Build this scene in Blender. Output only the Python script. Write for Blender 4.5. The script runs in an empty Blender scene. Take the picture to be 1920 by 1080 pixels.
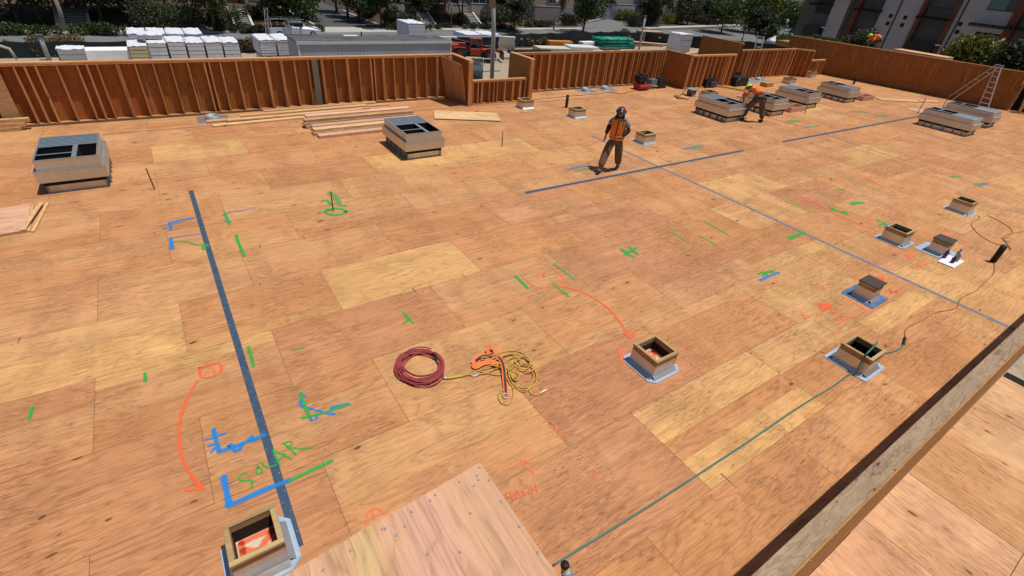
import bpy, bmesh, math, random
import numpy as np
from mathutils import Vector, Matrix
random.seed(7); np.random.seed(7)
SC = bpy.context.scene; COL = SC.collection
# ---------------------------------------------------------------- camera
FPX = 910.22; CH = 4.6
RW = np.array([[0.8314723161951573, 0.2552753548499554, -0.4934453167345798],
               [-0.5496767013781403, 0.5069842572197671, -0.6639446414373474],
               [0.08068030343940839, 0.8232869828544299, 0.5618622896220589]])
cd = bpy.data.cameras.new('camera'); cam = bpy.data.objects.new('camera', cd); COL.objects.link(cam)
cd.sensor_width = 36; cd.lens = FPX/1920*36; cd.clip_start = .05; cd.clip_end = 2000
M4 = Matrix.Identity(4)
for i in range(3):
    for j in range(3): M4[i][j] = RW[i][j]
M4.translation = (0, 0, CH); cam.matrix_world = M4; SC.camera = cam
# ---------------------------------------------------------------- light
SUN = Vector((.23, -.156, 1)).normalized()
w = bpy.data.worlds.new("World"); SC.world = w; w.use_nodes = True
nt = w.node_tree; bg = nt.nodes['Background']
sky = nt.nodes.new('ShaderNodeTexSky'); sky.sky_type = 'NISHITA'; sky.sun_disc = False
sky.sun_elevation = math.asin(SUN.z); sky.sun_rotation = math.atan2(SUN.x, SUN.y)
nt.links.new(sky.outputs[0], bg.inputs[0]); bg.inputs[1].default_value = .075
sd = bpy.data.lights.new('sun', 'SUN'); sd.energy = 4.6; sd.angle = math.radians(.5); sd.color = (1, .96, .9)
so = bpy.data.objects.new('sun', sd); COL.objects.link(so); so.rotation_euler = SUN.to_track_quat('Z', 'Y').to_euler()
so.location = (0, 0, 30)
SC.view_settings.view_transform = 'Standard'; SC.view_settings.look = 'None'; SC.view_settings.exposure = -.20
try: SC.cycles.max_bounces = 6; SC.cycles.transparent_max_bounces = 12
except Exception: pass

# ---------------------------------------------------------------- helpers
def at(px, py, z=0.0):
    """point of the plane at height z (site survey taken from the photograph)"""
    d = RW @ np.array([(px-960)/FPX, (540-py)/FPX, -1.]); t = (z-CH)/d[2]
    return Vector((d[0]*t, d[1]*t, z))
def atX(px, py, X):
    d = RW @ np.array([(px-960)/FPX, (540-py)/FPX, -1.]); t = X/d[0]
    return Vector((X, d[1]*t, CH+d[2]*t))
def atY(px, py, Y):
    d = RW @ np.array([(px-960)/FPX, (540-py)/FPX, -1.]); t = Y/d[1]
    return Vector((d[0]*t, Y, CH+d[2]*t))

def tag(o, label=None, cat=None, group=None, kind=None):
    if label: o['label'] = label
    if cat: o['category'] = cat
    if group: o['group'] = group
    if kind: o['kind'] = kind
    return o
def thing(name, label, cat, loc=(0, 0, 0), rz=0, group=None):
    o = bpy.data.objects.new(name, None); o.empty_display_size = .1; COL.objects.link(o)
    o.location = loc; o.rotation_euler = (0, 0, rz)
    return tag(o, label, cat, group)
def kids(o): return [c for c in bpy.data.objects if c.parent == o]
def copy_tree(o, parent=None):
    c = o.copy(); COL.objects.link(c); c.parent = parent
    for ch in kids(o): copy_tree(ch, c)
    return c

class MB:
    def __init__(s): s.v = []; s.f = []; s.uv = []
    def quad(s, a, b, c, d, uv=None):
        n = len(s.v); s.v += [tuple(a), tuple(b), tuple(c), tuple(d)]; s.f.append((n, n+1, n+2, n+3))
        s.uv += uv or [(0, 0), (1, 0), (1, 1), (0, 1)]
        return s
    def poly(s, pts):
        n = len(s.v); s.v += [tuple(p) for p in pts]; s.f.append(tuple(range(n, n+len(pts)))); s.uv += [(0, 0)]*len(pts); return s
    def box(s, c, sz, M=None, taper=1, skip=''):
        x, y, z = [k/2 for k in sz]; c = Vector(c)
        P = [Vector((a*x*(taper if k > 0 else 1), b*y*(taper if k > 0 else 1), k*z)) for k in (-1, 1) for a, b in ((-1, -1), (1, -1), (1, 1), (-1, 1))]
        if M is not None: P = [M @ p for p in P]
        P = [c+p for p in P]
        for nm, f in (('b', (3, 2, 1, 0)), ('t', (4, 5, 6, 7)), ('f', (0, 1, 5, 4)), ('r', (1, 2, 6, 5)), ('k', (2, 3, 7, 6)), ('l', (3, 0, 4, 7))):
            if nm not in skip: s.quad(*[P[i] for i in f])
        return s
    def span(s, x0, x1, y0, y1, z0, z1, **k):
        return s.box(((x0+x1)/2, (y0+y1)/2, (z0+z1)/2), (abs(x1-x0), abs(y1-y0), abs(z1-z0)), **k)
    def bar(s, a, b, wd, ht=None, up=(0, 0, 1)):
        a = Vector(a); b = Vector(b); d = b-a; L = d.length
        if L < 1e-6: return s
        zc = d.normalized(); u = Vector(up)
        if abs(zc.dot(u)) > .98: u = Vector((0, 1, 0))
        xc = u.cross(zc).normalized(); yc = zc.cross(xc)
        M = Matrix((xc, yc, zc)).transposed()
        return s.box((a+b)/2, (wd, ht or wd, L), M)
    def tube(s, pts, r, n=8, caps=True, closed=False):
        pts = [Vector(p) for p in pts]; N = len(pts); rr = r if isinstance(r, (list, tuple)) else [r]*N
        base = len(s.v); pu = None
        for i, p in enumerate(pts):
            if closed: t = (pts[(i+1) % N]-pts[i-1]).normalized()
            else: t = (pts[min(i+1, N-1)]-pts[max(i-1, 0)]).normalized()
            u = pu if pu is not None else (Vector((0, 0, 1)) if abs(t.z) < .9 else Vector((1, 0, 0)))
            u = (u-t*u.dot(t)).normalized(); pu = u; v = t.cross(u)
            for k in range(n):
                a = 2*math.pi*k/n; s.v.append(tuple(p+(u*math.cos(a)+v*math.sin(a))*rr[i]))
        M = N if closed else N-1
        for i in range(M):
            for k in range(n):
                a = base+i*n+k; b = base+i*n+(k+1) % n; j = (i+1) % N
                s.f.append((a, b, base+j*n+(k+1) % n, base+j*n+k)); s.uv += [(0, 0)]*4
        if caps and not closed:
            s.f.append(tuple(base+k for k in range(n))[::-1]); s.uv += [(0, 0)]*n
            s.f.append(tuple(base+(N-1)*n+k for k in range(n))); s.uv += [(0, 0)]*n
        return s
    def lathe(s, prof, c=(0, 0, 0), n=16, M=None):
        base = len(s.v); c = Vector(c)
        for r, z in prof:
            for k in range(n):
                a = 2*math.pi*k/n; p = Vector((r*math.cos(a), r*math.sin(a), z))
                if M is not None: p = M @ p
                s.v.append(tuple(c+p))
        for i in range(len(prof)-1):
            for k in range(n):
                a = base+i*n+k; b = base+i*n+(k+1) % n
                s.f.append((a, b, b+n, a+n)); s.uv += [(0, 0)]*4
        return s
    def build(s, name, mat, parent=None, smooth=False, bevel=0, loc=None):
        me = bpy.data.meshes.new(name); me.from_pydata(s.v, [], s.f)
        uvl = me.uv_layers.new(name='UVMap'); uvl.data.foreach_set('uv', np.array(s.uv, dtype=np.float32).ravel())
        me.materials.append(mat)
        if smooth: me.polygons.foreach_set('use_smooth', [True]*len(me.polygons))
        me.update()
        o = bpy.data.objects.new(name, me); COL.objects.link(o)
        if parent is not None: o.parent = parent
        if loc is not None: o.location = loc
        if bevel:
            bm = bmesh.new(); bm.from_mesh(me); bmesh.ops.remove_doubles(bm, verts=bm.verts, dist=1e-5)
            bmesh.ops.bevel(bm, geom=[e for e in bm.edges if len(e.link_faces) == 2 and e.calc_face_angle(0) > .5], offset=bevel, segments=1, affect='EDGES', clamp_overlap=True)
            bm.to_mesh(me); bm.free()
        return o

# ---------------------------------------------------------------- materials
class NT:
    def __init__(s, name):
        s.m = bpy.data.materials.new(name); s.m.use_nodes = True; s.t = s.m.node_tree; s.n = s.t.nodes; s.l = s.t.links
        s.b = s.n['Principled BSDF']; s.b.inputs['Specular IOR Level'].default_value = .3
    def node(s, typ, ins=None, **props):
        n = s.n.new(typ)
        for k, v in props.items(): setattr(n, k, v)
        for k, v in (ins or {}).items(): s.put(n.inputs[k], v)
        return n
    def put(s, sock, v):
        if isinstance(v, bpy.types.NodeSocket): s.l.new(v, sock)
        elif isinstance(v, bpy.types.Node): s.l.new(v.outputs[0], sock)
        else: sock.default_value = v
    def math(s, op, a, b=0, c=0):
        n = s.n.new('ShaderNodeMath'); n.operation = op
        for i, v in enumerate((a, b, c)):
            if i < len(n.inputs): s.put(n.inputs[i], v)
        return n.outputs[0]
    def mix(s, fac, a, b, blend='MIX'):
        n = s.n.new('ShaderNodeMix'); n.data_type = 'RGBA'; n.blend_type = blend
        s.put(n.inputs[0], fac)
        for i, v in ((6, a), (7, b)):
            if isinstance(v, tuple) and len(v) == 3: v = (*v, 1)
            s.put(n.inputs[i], v)
        return n.outputs[2]
    def ramp(s, fac, stops):
        n = s.n.new('ShaderNodeValToRGB'); s.put(n.inputs[0], fac); r = n.color_ramp
        while len(r.elements) < len(stops): r.elements.new(.5)
        for e, (p, c) in zip(r.elements, stops):
            e.position = p; e.color = (*c, 1) if isinstance(c, tuple) else (c, c, c, 1)
        return n.outputs[0]
    def noise(s, vec, scale=5, detail=3, rough=.5, dist=0, out=0):
        n = s.node('ShaderNodeTexNoise', {'Scale': scale, 'Detail': detail, 'Roughness': rough, 'Distortion': dist})
        s.put(n.inputs['Vector'], vec); return n.outputs[out]
    def vmul(s, vec, k, add=None):
        n = s.n.new('ShaderNodeVectorMath'); n.operation = 'MULTIPLY_ADD'; s.put(n.inputs[0], vec); n.inputs[1].default_value = k
        if add is not None: s.put(n.inputs[2], add)
        return n.outputs[0]
    def bump(s, h, strength=.3, dist=.01):
        n = s.node('ShaderNodeBump', {'Strength': strength, 'Distance': dist}); s.put(n.inputs['Height'], h); s.l.new(n.outputs[0], s.b.inputs['Normal'])

def mat_plain(name, col, rough=.6, metal=0, var=.15, scale=3, bump=0, spec=.3):
    t = NT(name); tc = t.node('ShaderNodeTexCoord').outputs['Object']
    n1 = t.noise(tc, scale, 5, .6); n2 = t.noise(tc, scale*9, 3, .6)
    f = t.math('ADD', t.math('MULTIPLY', n1, .65), t.math('MULTIPLY', n2, .35))
    lo = tuple(c*(1-var) for c in col); hi = tuple(min(1, c*(1+var)) for c in col)
    t.put(t.b.inputs['Base Color'], t.ramp(f, [(.3, lo), (.7, hi)])); t.b.inputs['Roughness'].default_value = rough
    t.b.inputs['Metallic'].default_value = metal; t.b.inputs['Specular IOR Level'].default_value = spec
    if bump: t.bump(n2, bump, .01)
    return t.m

def wood_color(t, u_v_seed, tint, patches=True, knots=.5, rings=1.0):
    """plywood / timber: grain runs along x of the given vector"""
    P = u_v_seed
    warp = t.noise(t.vmul(P, (.55, 2.4, 1)), 1, 3, .55)
    rg = t.math('MULTIPLY', warp, 26.0); rg = t.math('PINGPONG', rg, 1.0)
    fine = t.noise(t.vmul(P, (2.5, 46, 1)), 1, 4, .65)
    mott = t.noise(t.vmul(P, (.9, 2.2, 1)), 1, 4, .6, .6)
    area = t.noise(t.vmul(P, (.8, 1.3, 1)), 1, 2, .5)
    rs = t.ramp(area, [(.40, 0.0), (.56, 1.0)])
    c = tint
    if patches:
        # veneer strips of other tone inside the sheet
        sx = t.node('ShaderNodeSeparateXYZ'); t.put(sx.inputs[0], P)
        vv = t.math('ADD', t.math('MULTIPLY', sx.outputs[1], 1.9), t.math('MULTIPLY', t.noise(t.vmul(P, (.5, .01, 1)), 1, 1), .35))
        wn = t.node('ShaderNodeTexWhiteNoise', noise_dimensions='2D'); cb = t.node('ShaderNodeCombineXYZ')
        t.put(cb.inputs[0], t.math('FLOOR', vv)); t.put(cb.inputs[1], sx.outputs[2]); t.put(wn.inputs['Vector'], cb.outputs[0])
        st = t.ramp(wn.outputs['Value'], [(.72, 0.0), (.76, 1.0)])
        c = t.mix(t.math('MULTIPLY', st, .55), c, (.57, .31, .14))
        bl = t.noise(t.vmul(P, (1.1, 4.5, 1)), 1, 3, .6, 1.2)
        c = t.mix(t.math('MULTIPLY', t.ramp(bl, [(.62, 0.0), (.70, 1.0)]), .35), c, (.60, .33, .165))
        c = t.mix(t.math('MULTIPLY', t.ramp(bl, [(.28, 1.0), (.36, 0.0)]), .30), c, (.33, .15, .06))
    k = t.ramp(rg, [(0.0, .66), (.35, .98), (1.0, 1.07)])
    c = t.mix(t.math('MULTIPLY_ADD', rs, .62*rings, .10), c, k, 'MULTIPLY')
    c = t.mix(1.0, c, t.ramp(mott, [(.25, .80), (.5, 1.0), (.75, 1.12)]), 'MULTIPLY')
    c = t.mix(.9, c, t.ramp(fine, [(.25, .68), (.5, 1.0), (.8, 1.18)]), 'MULTIPLY')
    # knots: distorted voronoi spots
    kd = t.noise(t.vmul(P, (3, 6, 1)), 1, 2, .5)
    kv = t.node('ShaderNodeVectorMath', operation='ADD'); t.put(kv.inputs[0], t.vmul(P, (2.1, 4.6, 1)));
    t.put(kv.inputs[1], t.node('ShaderNodeCombineXYZ', {0: t.math('MULTIPLY', kd, .25), 1: t.math('MULTIPLY', kd, .5)}).outputs[0])
    vo = t.node('ShaderNodeTexVoronoi', {'Scale': 1.0, 'Randomness': 1.0}); t.put(vo.inputs['Vector'], kv.outputs[0])
    sc = t.node('ShaderNodeSeparateColor'); t.put(sc.inputs[0], vo.outputs['Color'])
    sz = t.node('ShaderNodeSeparateXYZ'); t.put(sz.inputs[0], P); kz = t.node('ShaderNodeTexWhiteNoise', noise_dimensions='1D'); t.put(kz.inputs['W'], sz.outputs[2])
    on = t.math('GREATER_THAN', sc.outputs[0], t.math('SUBTRACT', 1.0, t.math('MULTIPLY', t.math('POWER', kz.outputs['Value'], 1.6), knots*2.0)))
    rad = t.math('MULTIPLY_ADD', sc.outputs[1], .08, .05)
    core = t.math('MULTIPLY', on, t.math('LESS_THAN', vo.outputs['Distance'], rad))
    halo = t.math('MULTIPLY', on, t.math('SMOOTH_MIN', t.math('MAXIMUM', t.math('SUBTRACT', 1, t.math('DIVIDE', vo.outputs['Distance'], t.math('MULTIPLY', rad, 3.2))), 0), 1, .1))
    c = t.mix(t.math('MULTIPLY', halo, .6), c, (.33, .14, .055))
    c = t.mix(t.math('MULTIPLY', core, .9), c, (.065, .03, .018))
    hgt = t.math('ADD', t.math('MULTIPLY', fine, .35), t.math('ADD', t.math('MULTIPLY', rg, .08), t.math('MULTIPLY', mott, 1.6)))
    return c, hgt

def mat_ply(name, patches=True, knots=.5, gain=1.0, lo=.47):
    t = NT(name)
    uv = t.node('ShaderNodeAttribute', attribute_name='puv').outputs['Vector']
    tint = t.node('ShaderNodeAttribute', attribute_name='ptint').outputs['Color']
    c, h = wood_color(t, uv, tint, patches, knots)
    if patches:   # scuffs, boot dust and splintered rough spots in the real surface
        pos = t.node('ShaderNodeNewGeometry').outputs['Position']
        d1 = t.noise(pos, .35, 4, .6)
        c = t.mix(t.math('MULTIPLY', t.ramp(d1, [(.45, 0.0), (.75, 1.0)]), .16), c, (.56, .33, .18))
        ar = t.noise(t.vmul(uv, (1.5, .55, 1)), 1, 3, .55, .3)
        arm = t.ramp(ar, [(lo, .06), (lo+.11, 1.0)])
        sp = t.noise(t.vmul(uv, (8, 52, 1)), 1, 2, .5, .2)
        m = t.math('MULTIPLY', t.ramp(sp, [(.60, 0.0), (.70, 1.0)]), arm)
        c = t.mix(t.math('MULTIPLY', arm, .26), c, (.30, .125, .05))
        c = t.mix(t.math('MULTIPLY', m, .38), c, (.74, .46, .28))
        sp2 = t.noise(t.vmul(uv, (7, 44, 1)), 1.3, 2, .5, .3)
        m2 = t.math('MULTIPLY', t.ramp(sp2, [(.32, 1.0), (.41, 0.0)]), arm)
        c = t.mix(t.math('MULTIPLY', m2, .62), c, (.19, .075, .035))
        ls = t.noise(t.vmul(uv, (.55, 30, 1)), 1, 3, .6, .1)
        c = t.mix(1.0, c, t.ramp(ls, [(.30, .88), (.45, 1.0), (.62, 1.03), (.75, 1.12)]), 'MULTIPLY')
        dk = t.noise(t.vmul(uv, (3.2, 70, 1)), 1, 1, .5)
        c = t.mix(t.math('MULTIPLY', t.ramp(dk, [(.20, 1.0), (.24, 0.0)]), .35), c, (.16, .07, .03))
        mo = t.noise(t.vmul(uv, (9, 26, 1)), 1, 5, .7, .3); c = t.mix(1.0, c, t.ramp(mo, [(.28, .90), (.5, 1.0), (.72, 1.08)]), 'MULTIPLY')
        h = t.math('ADD', h, t.math('SUBTRACT', t.math('MULTIPLY', m, .9), t.math('MULTIPLY', m2, .9)))
    t.put(t.b.inputs['Base Color'], c); t.b.inputs['Roughness'].default_value = .72; t.b.inputs['Specular IOR Level'].default_value = .12
    t.bump(h, .45, .006)
    return t.m

def mat_lumber(name, col, axis='X', knots=.35, rings=1.0, weather=0):
    """sawn timber; grain along the given object axis"""
    t = NT(name); tc = t.node('ShaderNodeTexCoord').outputs['Object']
    s = t.node('ShaderNodeSeparateXYZ'); t.put(s.inputs[0], tc)
    ri = t.node('ShaderNodeObjectInfo').outputs['Random']
    o = {'X': (0, 1, 2), 'Y': (1, 0, 2), 'Z': (2, 0, 1)}[axis]
    cb = t.node('ShaderNodeCombineXYZ'); t.put(cb.inputs[0], s.outputs[o[0]])
    t.put(cb.inputs[1], t.math('ADD', s.outputs[o[1]], t.math('MULTIPLY', s.outputs[o[2]], .8))); t.put(cb.inputs[2], t.math('MULTIPLY', ri, 30))
    base = t.ramp(ri, [(0, tuple(c*.78 for c in col)), (.5, col), (1, tuple(min(1, c*k) for c, k in zip(col, (1.2, 1.3, 1.45))))])
    c, h = wood_color(t, t.vmul(cb.outputs[0], (2, 2, 1)) if weather else cb.outputs[0], base, False, knots, rings)
    if weather:
        P = cb.outputs[0]; b1 = t.noise(t.vmul(P, (9, 26, 1)), 1, 3, .6, .8); b2 = t.noise(t.vmul(P, (1.5, 9, 1)), 1, 4, .65, 1.5); b3 = t.noise(t.vmul(P, (.7, 3, 1)), 1, 3, .5)
        c = t.mix(t.math('MULTIPLY', t.ramp(b1, [(.62, 0), (.72, 1)]), .7), c, (.045, .035, .032))
        c = t.mix(t.math('MULTIPLY', t.ramp(b2, [(.48, 0), (.52, 1), (.56, 0)]), .55), c, (.12, .08, .055))
        c = t.mix(t.math('MULTIPLY', t.ramp(b3, [(.4, 0), (.6, 1)]), .45), c, (.42, .30, .19))
    t.put(t.b.inputs['Base Color'], c); t.b.inputs['Roughness'].default_value = .7; t.b.inputs['Specular IOR Level'].default_value = .2
    t.bump(h, .25, .004)
    return t.m

def mat_metal(name, col=(.47, .5, .52), rough=.42, metal=.85, streak=1, dirt=.25, tarnish=(.30, .29, .28)):
    t = NT(name); tc = t.node('ShaderNodeTexCoord').outputs['Object']
    n = t.noise(t.vmul(tc, (6, 6, 1.5)), 1, 5, .65, .4)
    vo = t.node('ShaderNodeTexVoronoi', {'Scale': 34.0}); t.put(vo.inputs['Vector'], tc)
    sp = t.node('ShaderNodeSeparateColor'); t.put(sp.inputs[0], vo.outputs['Color'])
    c = t.mix(1.0, col, t.ramp(sp.outputs[0], [(0, .95), (1, 1.05)]), 'MULTIPLY')
    c = t.mix(t.math('MULTIPLY', t.ramp(n, [(.4, 0.0), (.7, 1.0)]), dirt), c, tarnish)
    t.put(t.b.inputs['Base Color'], c); t.b.inputs['Metallic'].default_value = metal
    t.put(t.b.inputs['Roughness'], t.ramp(n, [(.2, rough-.08), (.8, rough+.18)]))
    t.bump(n, .08, .01)
    return t.m

def mat_leaf(name, col, col2):
    t = NT(name); at_ = t.node('ShaderNodeAttribute', attribute_name='lv').outputs['Fac']
    ri = t.node('ShaderNodeObjectInfo').outputs['Random']
    c = t.ramp(at_, [(0, tuple(k*.6 for k in col)), (.5, col), (1, col2)])
    c = t.mix(.5, c, t.ramp(ri, [(0, (.8, .85, .7)), (1, (1.2, 1.1, 1.0))]), 'MULTIPLY')
    t.put(t.b.inputs['Base Color'], c); t.b.inputs['Roughness'].default_value = .55
    tr = t.node('ShaderNodeBsdfTranslucent'); t.put(tr.inputs[0], c)
    mx = t.node('ShaderNodeMixShader', {0: .25}); t.l.new(t.b.outputs[0], mx.inputs[1]); t.l.new(tr.outputs[0], mx.inputs[2])
    t.l.new(mx.outputs[0], t.n['Material Output'].inputs[0])
    return t.m

def mat_paint(name, col, cover=.85):
    """sprayed marking: soft patchy edge over the board"""
    t = NT(name); uv = t.node('ShaderNodeUVMap', uv_map='UVMap').outputs[0]
    s = t.node('ShaderNodeSeparateXYZ'); t.put(s.inputs[0], uv)
    pos = t.node('ShaderNodeNewGeometry').outputs['Position']
    n = t.noise(pos, 30, 3, .7); n2 = t.noise(t.vmul(pos, (9, 60, 1)), 1, 2, .6)
    e = t.math('SUBTRACT', 1, t.math('ABSOLUTE', t.math('MULTIPLY_ADD', s.outputs[1], 2, -1)))
    a = t.math('ADD', t.math('MULTIPLY', e, 1.05), t.math('MULTIPLY', t.math('ADD', n, n2), .5))
    a = t.ramp(a, [(.55, 0.0), (.80, .35), (1.05, 1.0)])
    a = t.math('MULTIPLY', a, cover)
    t.put(t.b.inputs['Base Color'], t.mix(n, tuple(k*.85 for k in col), tuple(min(1, k*1.1) for k in col))); t.b.inputs['Roughness'].default_value = .55
    t.put(t.b.inputs['Alpha'], a)
    return t.m

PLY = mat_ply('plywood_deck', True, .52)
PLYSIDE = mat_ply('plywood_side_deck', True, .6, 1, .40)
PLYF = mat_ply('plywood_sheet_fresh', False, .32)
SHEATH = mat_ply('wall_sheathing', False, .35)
LUM = mat_lumber('lumber_pine', (.62, .36, .17), 'X')
LUMP = mat_lumber('lumber_pink', (.66, .38, .25), 'X')
STUD = mat_lumber('stud_wood', (.50, .215, .072), 'Z')
STUDX = mat_lumber('plate_wood', (.55, .27, .11), 'X')
STUDY = mat_lumber('plate_wood_cross', (.55, .27, .11), 'Y')
BEAMT = mat_lumber('weathered_plank', (.38, .255, .155), 'X', .8, 1.5, 1)
BEAMF = mat_lumber('treated_timber', (.40, .19, .06), 'X', .3, .6)
CURBW = mat_lumber('curb_wood', (.45, .30, .13), 'X', .1, .5)
CURBV = mat_lumber('curb_board', (.40, .25, .13), 'X', .1, .5)
GALV = mat_metal('galvanised_steel')
GALVD = mat_metal('galvanised_lid', (.25, .31, .36), .55, .35, 1, .5)
GALVB = mat_metal('galvanised_side', (.58, .57, .53), .34, .8, 1, .15)
FLASH = mat_metal('flashing_membrane', (.36, .46, .58), .5, .25, 1, .25, (.30, .40, .50))
STRAP = mat_metal('coated_strap', (.038, .07, .115), .6, .05, 1, .35, (.10, .13, .17))
STRAPL = mat_metal('worn_strap', (.13, .165, .21), .55, .1, 1, .4, (.34, .31, .28))
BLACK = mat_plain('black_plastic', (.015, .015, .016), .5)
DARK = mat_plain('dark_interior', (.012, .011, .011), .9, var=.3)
ALU = mat_metal('aluminium', (.62, .62, .66), .35, .6)
GREENHOSE = mat_plain('green_hose', (.07, .17, .15), .5)
YELHOSE = mat_plain('yellow_hose', (.26, .165, .05), .6)
REDHOSE = mat_plain('red_hose', (.30, .045, .05), .45, var=.25)
ORG = mat_plain('orange_webbing', (.85, .17, .05), .7)
PURP = mat_plain('dark_webbing', (.05, .035, .06), .7)
# ---------------------------------------------------------------- plywood sheets
def sheets_object(name, rects, mat, kind=None, gap=.0022, T=None):
    """rects: (x0,x1,y0,y1,z,tint,grain) -> one mesh, each sheet a face with its own tint and grain coordinates"""
    V = []; F = []; UVA = []; TA = []
    for (x0, x1, y0, y1, z, tint, gr) in rects:
        n = len(V); g = gap/2+random.random()*.0012
        c = [(x0+g, y0+g, z), (x1-g, y0+g, z), (x1-g, y1-g, z), (x0+g, y1-g, z)]
        V += [tuple(T @ Vector(p)) if T else p for p in c]; F.append((n, n+1, n+2, n+3))
        sd_ = random.uniform(0, 90); ox, oy = random.uniform(0, 60), random.uniform(0, 60)
        for p in c:
            UVA.append((p[0]+ox, p[1]+oy, sd_) if gr == 'x' else (p[1]+ox, p[0]+oy, sd_)); TA.append((*tint, 1))
    me = bpy.data.meshes.new(name); me.from_pydata(V, [], F)
    a = me.attributes.new('puv', 'FLOAT_VECTOR', 'CORNER'); a.data.foreach_set('vector', np.array(UVA, dtype=np.float32).ravel())
    b = me.attributes.new('ptint', 'FLOAT_COLOR', 'CORNER'); b.data.foreach_set('color', np.array(TA, dtype=np.float32).ravel())
    me.materials.append(mat); me.update()
    o = bpy.data.objects.new(name, me); COL.objects.link(o)
    if kind: o['kind'] = kind
    return o
def ply_box(name, size, mat, parent=None, tint=(.6, .36, .2), gr='x', M=None, loc=(0, 0, 0)):
    """a solid sheet / panel with grain attributes"""
    mb = MB().box((0, 0, 0), size)
    me = bpy.data.meshes.new(name); me.from_pydata(mb.v, [], mb.f)
    sd_ = random.uniform(0, 90); ox = random.uniform(0, 50); UVA = []
    big = sorted(range(3), key=lambda i: -size[i])
    ax = {'x': 0, 'y': 1, 'z': 2}[gr]; other = [i for i in big if i != ax]
    for p in me.polygons:
        for li in p.loop_indices:
            co = me.vertices[me.loops[li].vertex_index].co
            UVA.append((co[ax]+ox, co[other[0]]+co[other[1]]+ox, sd_))
    a = me.attributes.new('puv', 'FLOAT_VECTOR', 'CORNER'); a.data.foreach_set('vector', np.array(UVA, dtype=np.float32).ravel())
    b = me.attributes.new('ptint', 'FLOAT_COLOR', 'CORNER'); b.data.foreach_set('color', np.array([(*tint, 1)]*len(UVA), dtype=np.float32).ravel())
    me.materials.append(mat)
    o = bpy.data.objects.new(name, me); COL.objects.link(o); o.parent = parent
    if M is not None: o.matrix_local = Matrix.Translation(loc) @ M.to_4x4()
    else: o.location = loc
    return o
ORANGE = [(.515, .235, .096), (.53, .245, .10), (.50, .226, .092), (.535, .255, .108), (.51, .236, .098), (.525, .246, .105), (.49, .226, .095)]
PALE = (.60, .335, .128)
HALFP = (.55, .28, .112)
# sheets whose face veneer shows separate pale and orange strips: centre -> [(share of the width from the far edge, tint)]
STRIPS = {(5.0, 1.7): [(.44, PALE), (.23, ORANGE[0]), (.33, PALE)], (7.5, 1.7): [(.46, PALE), (.54, ORANGE[2])], (8.6, 3.0): [(.30, ORANGE[1]), (.70, PALE)], (6.2, 3.0): [(.2, HALFP), (.8, ORANGE[0])],
          (8.9, 4.3): [(.75, ORANGE[0]), (.25, PALE)], (10.0, 1.7): [(.4, ORANGE[4]), (.3, PALE), (.3, ORANGE[1])], (1.6, 3.0): [(.55, HALFP), (.45, ORANGE[3])], (-1.4, 5.4): [(.2, PALE), (.8, ORANGE[2])], (11.0, 3.0): [(.5, HALFP), (.5, ORANGE[0])],
          (.3, 6.7): [(.8, ORANGE[1]), (.2, HALFP)], (3.4, 9.2): [(.35, HALFP), (.65, ORANGE[0])]}
pale_at = [(-1.4, 6.7), (2.6, 6.7), (12, 6.7), (18.9, 6.8), (6, 11.9), (8, 12.0), (24, 12.2), (29, 3), (7, 4.3-9), (11.2, 1.7), (32, 4.2), (.8, 13.5), (13.5, .8)]
tints_at = {(-1.6, 5.4): (0.490, 0.225, 0.097), (.9, 5.4): (0.494, 0.225, 0.102), (-1.8, 4.3): (0.474, 0.215, 0.095), (-.2, 3.0): (0.474, 0.215, 0.095), (1.6, 3.0): (0.514, 0.251, 0.118), (-1.6, 3.0): (0.470, 0.213, 0.093), (2.6, 1.8): (0.490, 0.223, 0.102),
            (6.5, 4.3): (0.482, 0.215, 0.099), (5, 3): (0.480, 0.215, 0.099), (5.5, 5.4): (0.478, 0.217, 0.101), (7.7, 6.7): (0.478, 0.217, 0.102), (14, 5.4): (0.474, 0.213, 0.099), (6.0, 8): (0.478, 0.217, 0.104), (2.5, 9.2): (0.506, 0.237, 0.111), (10, 9.2): (0.486, 0.223, 0.104)}
rects = []
Y0 = 7.335; RH = 1.2267
for k in range(-6, 9):
    y0 = Y0+k*RH-RH; y1 = y0+RH
    even = (k % 2 == 0)
    js = [1.41+2.44*i for i in range(0, 16)] if even else [.40+2.44*i for i in range(0, 16)]
    left = [-.61-2.2*i for i in range(0, 6)] if even else [-1.57-2.44*i for i in range(0, 5)]
    J = sorted(left+js)
    lim0, lim1 = -9.0, 37.6
    J = [lim0]+[j for j in J if lim0+.3 < j < lim1-.3]+[lim1]
    ya, yb = max(y0, .16), min(y1, 17.35)
    if yb-ya < .05: continue
    for a, b in zip(J[:-1], J[1:]):
        tn = random.choice(ORANGE)
        if random.random() < .07: tn = tuple(.5*(i+j) for i, j in zip(tn, PALE))
        for (px_, py_) in pale_at:
            if a < px_ < b and ya < py_ < yb: tn = PALE
        for (px_, py_), tt in tints_at.items():
            if a < px_ < b and ya < py_ < yb: tn = tt
        jt = random.uniform(.95, 1.05); tn = tuple(c*jt for c in tn)
        if a < 2 < b and ya < 4.3 < yb: tn = HALFP
        sp_ = next((v for (qx, qy), v in STRIPS.items() if a < qx < b and ya < qy < yb), None)
        if sp_:
            yt = yb
            for fr, tt in sp_: y2 = max(ya, yt-fr*(yb-ya)); rects.append((a, b, y2-(.0012 if y2 > ya+.01 else 0), yt+(.0012 if yt < yb-.01 else 0), 0.0, tuple(c*jt for c in tt), 'x')); yt = y2
            continue
        rects.append((a, b, ya, yb, 0.0, tn, 'x'))
deck = sheets_object('roof_deck', rects, PLY, 'structure')
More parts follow.
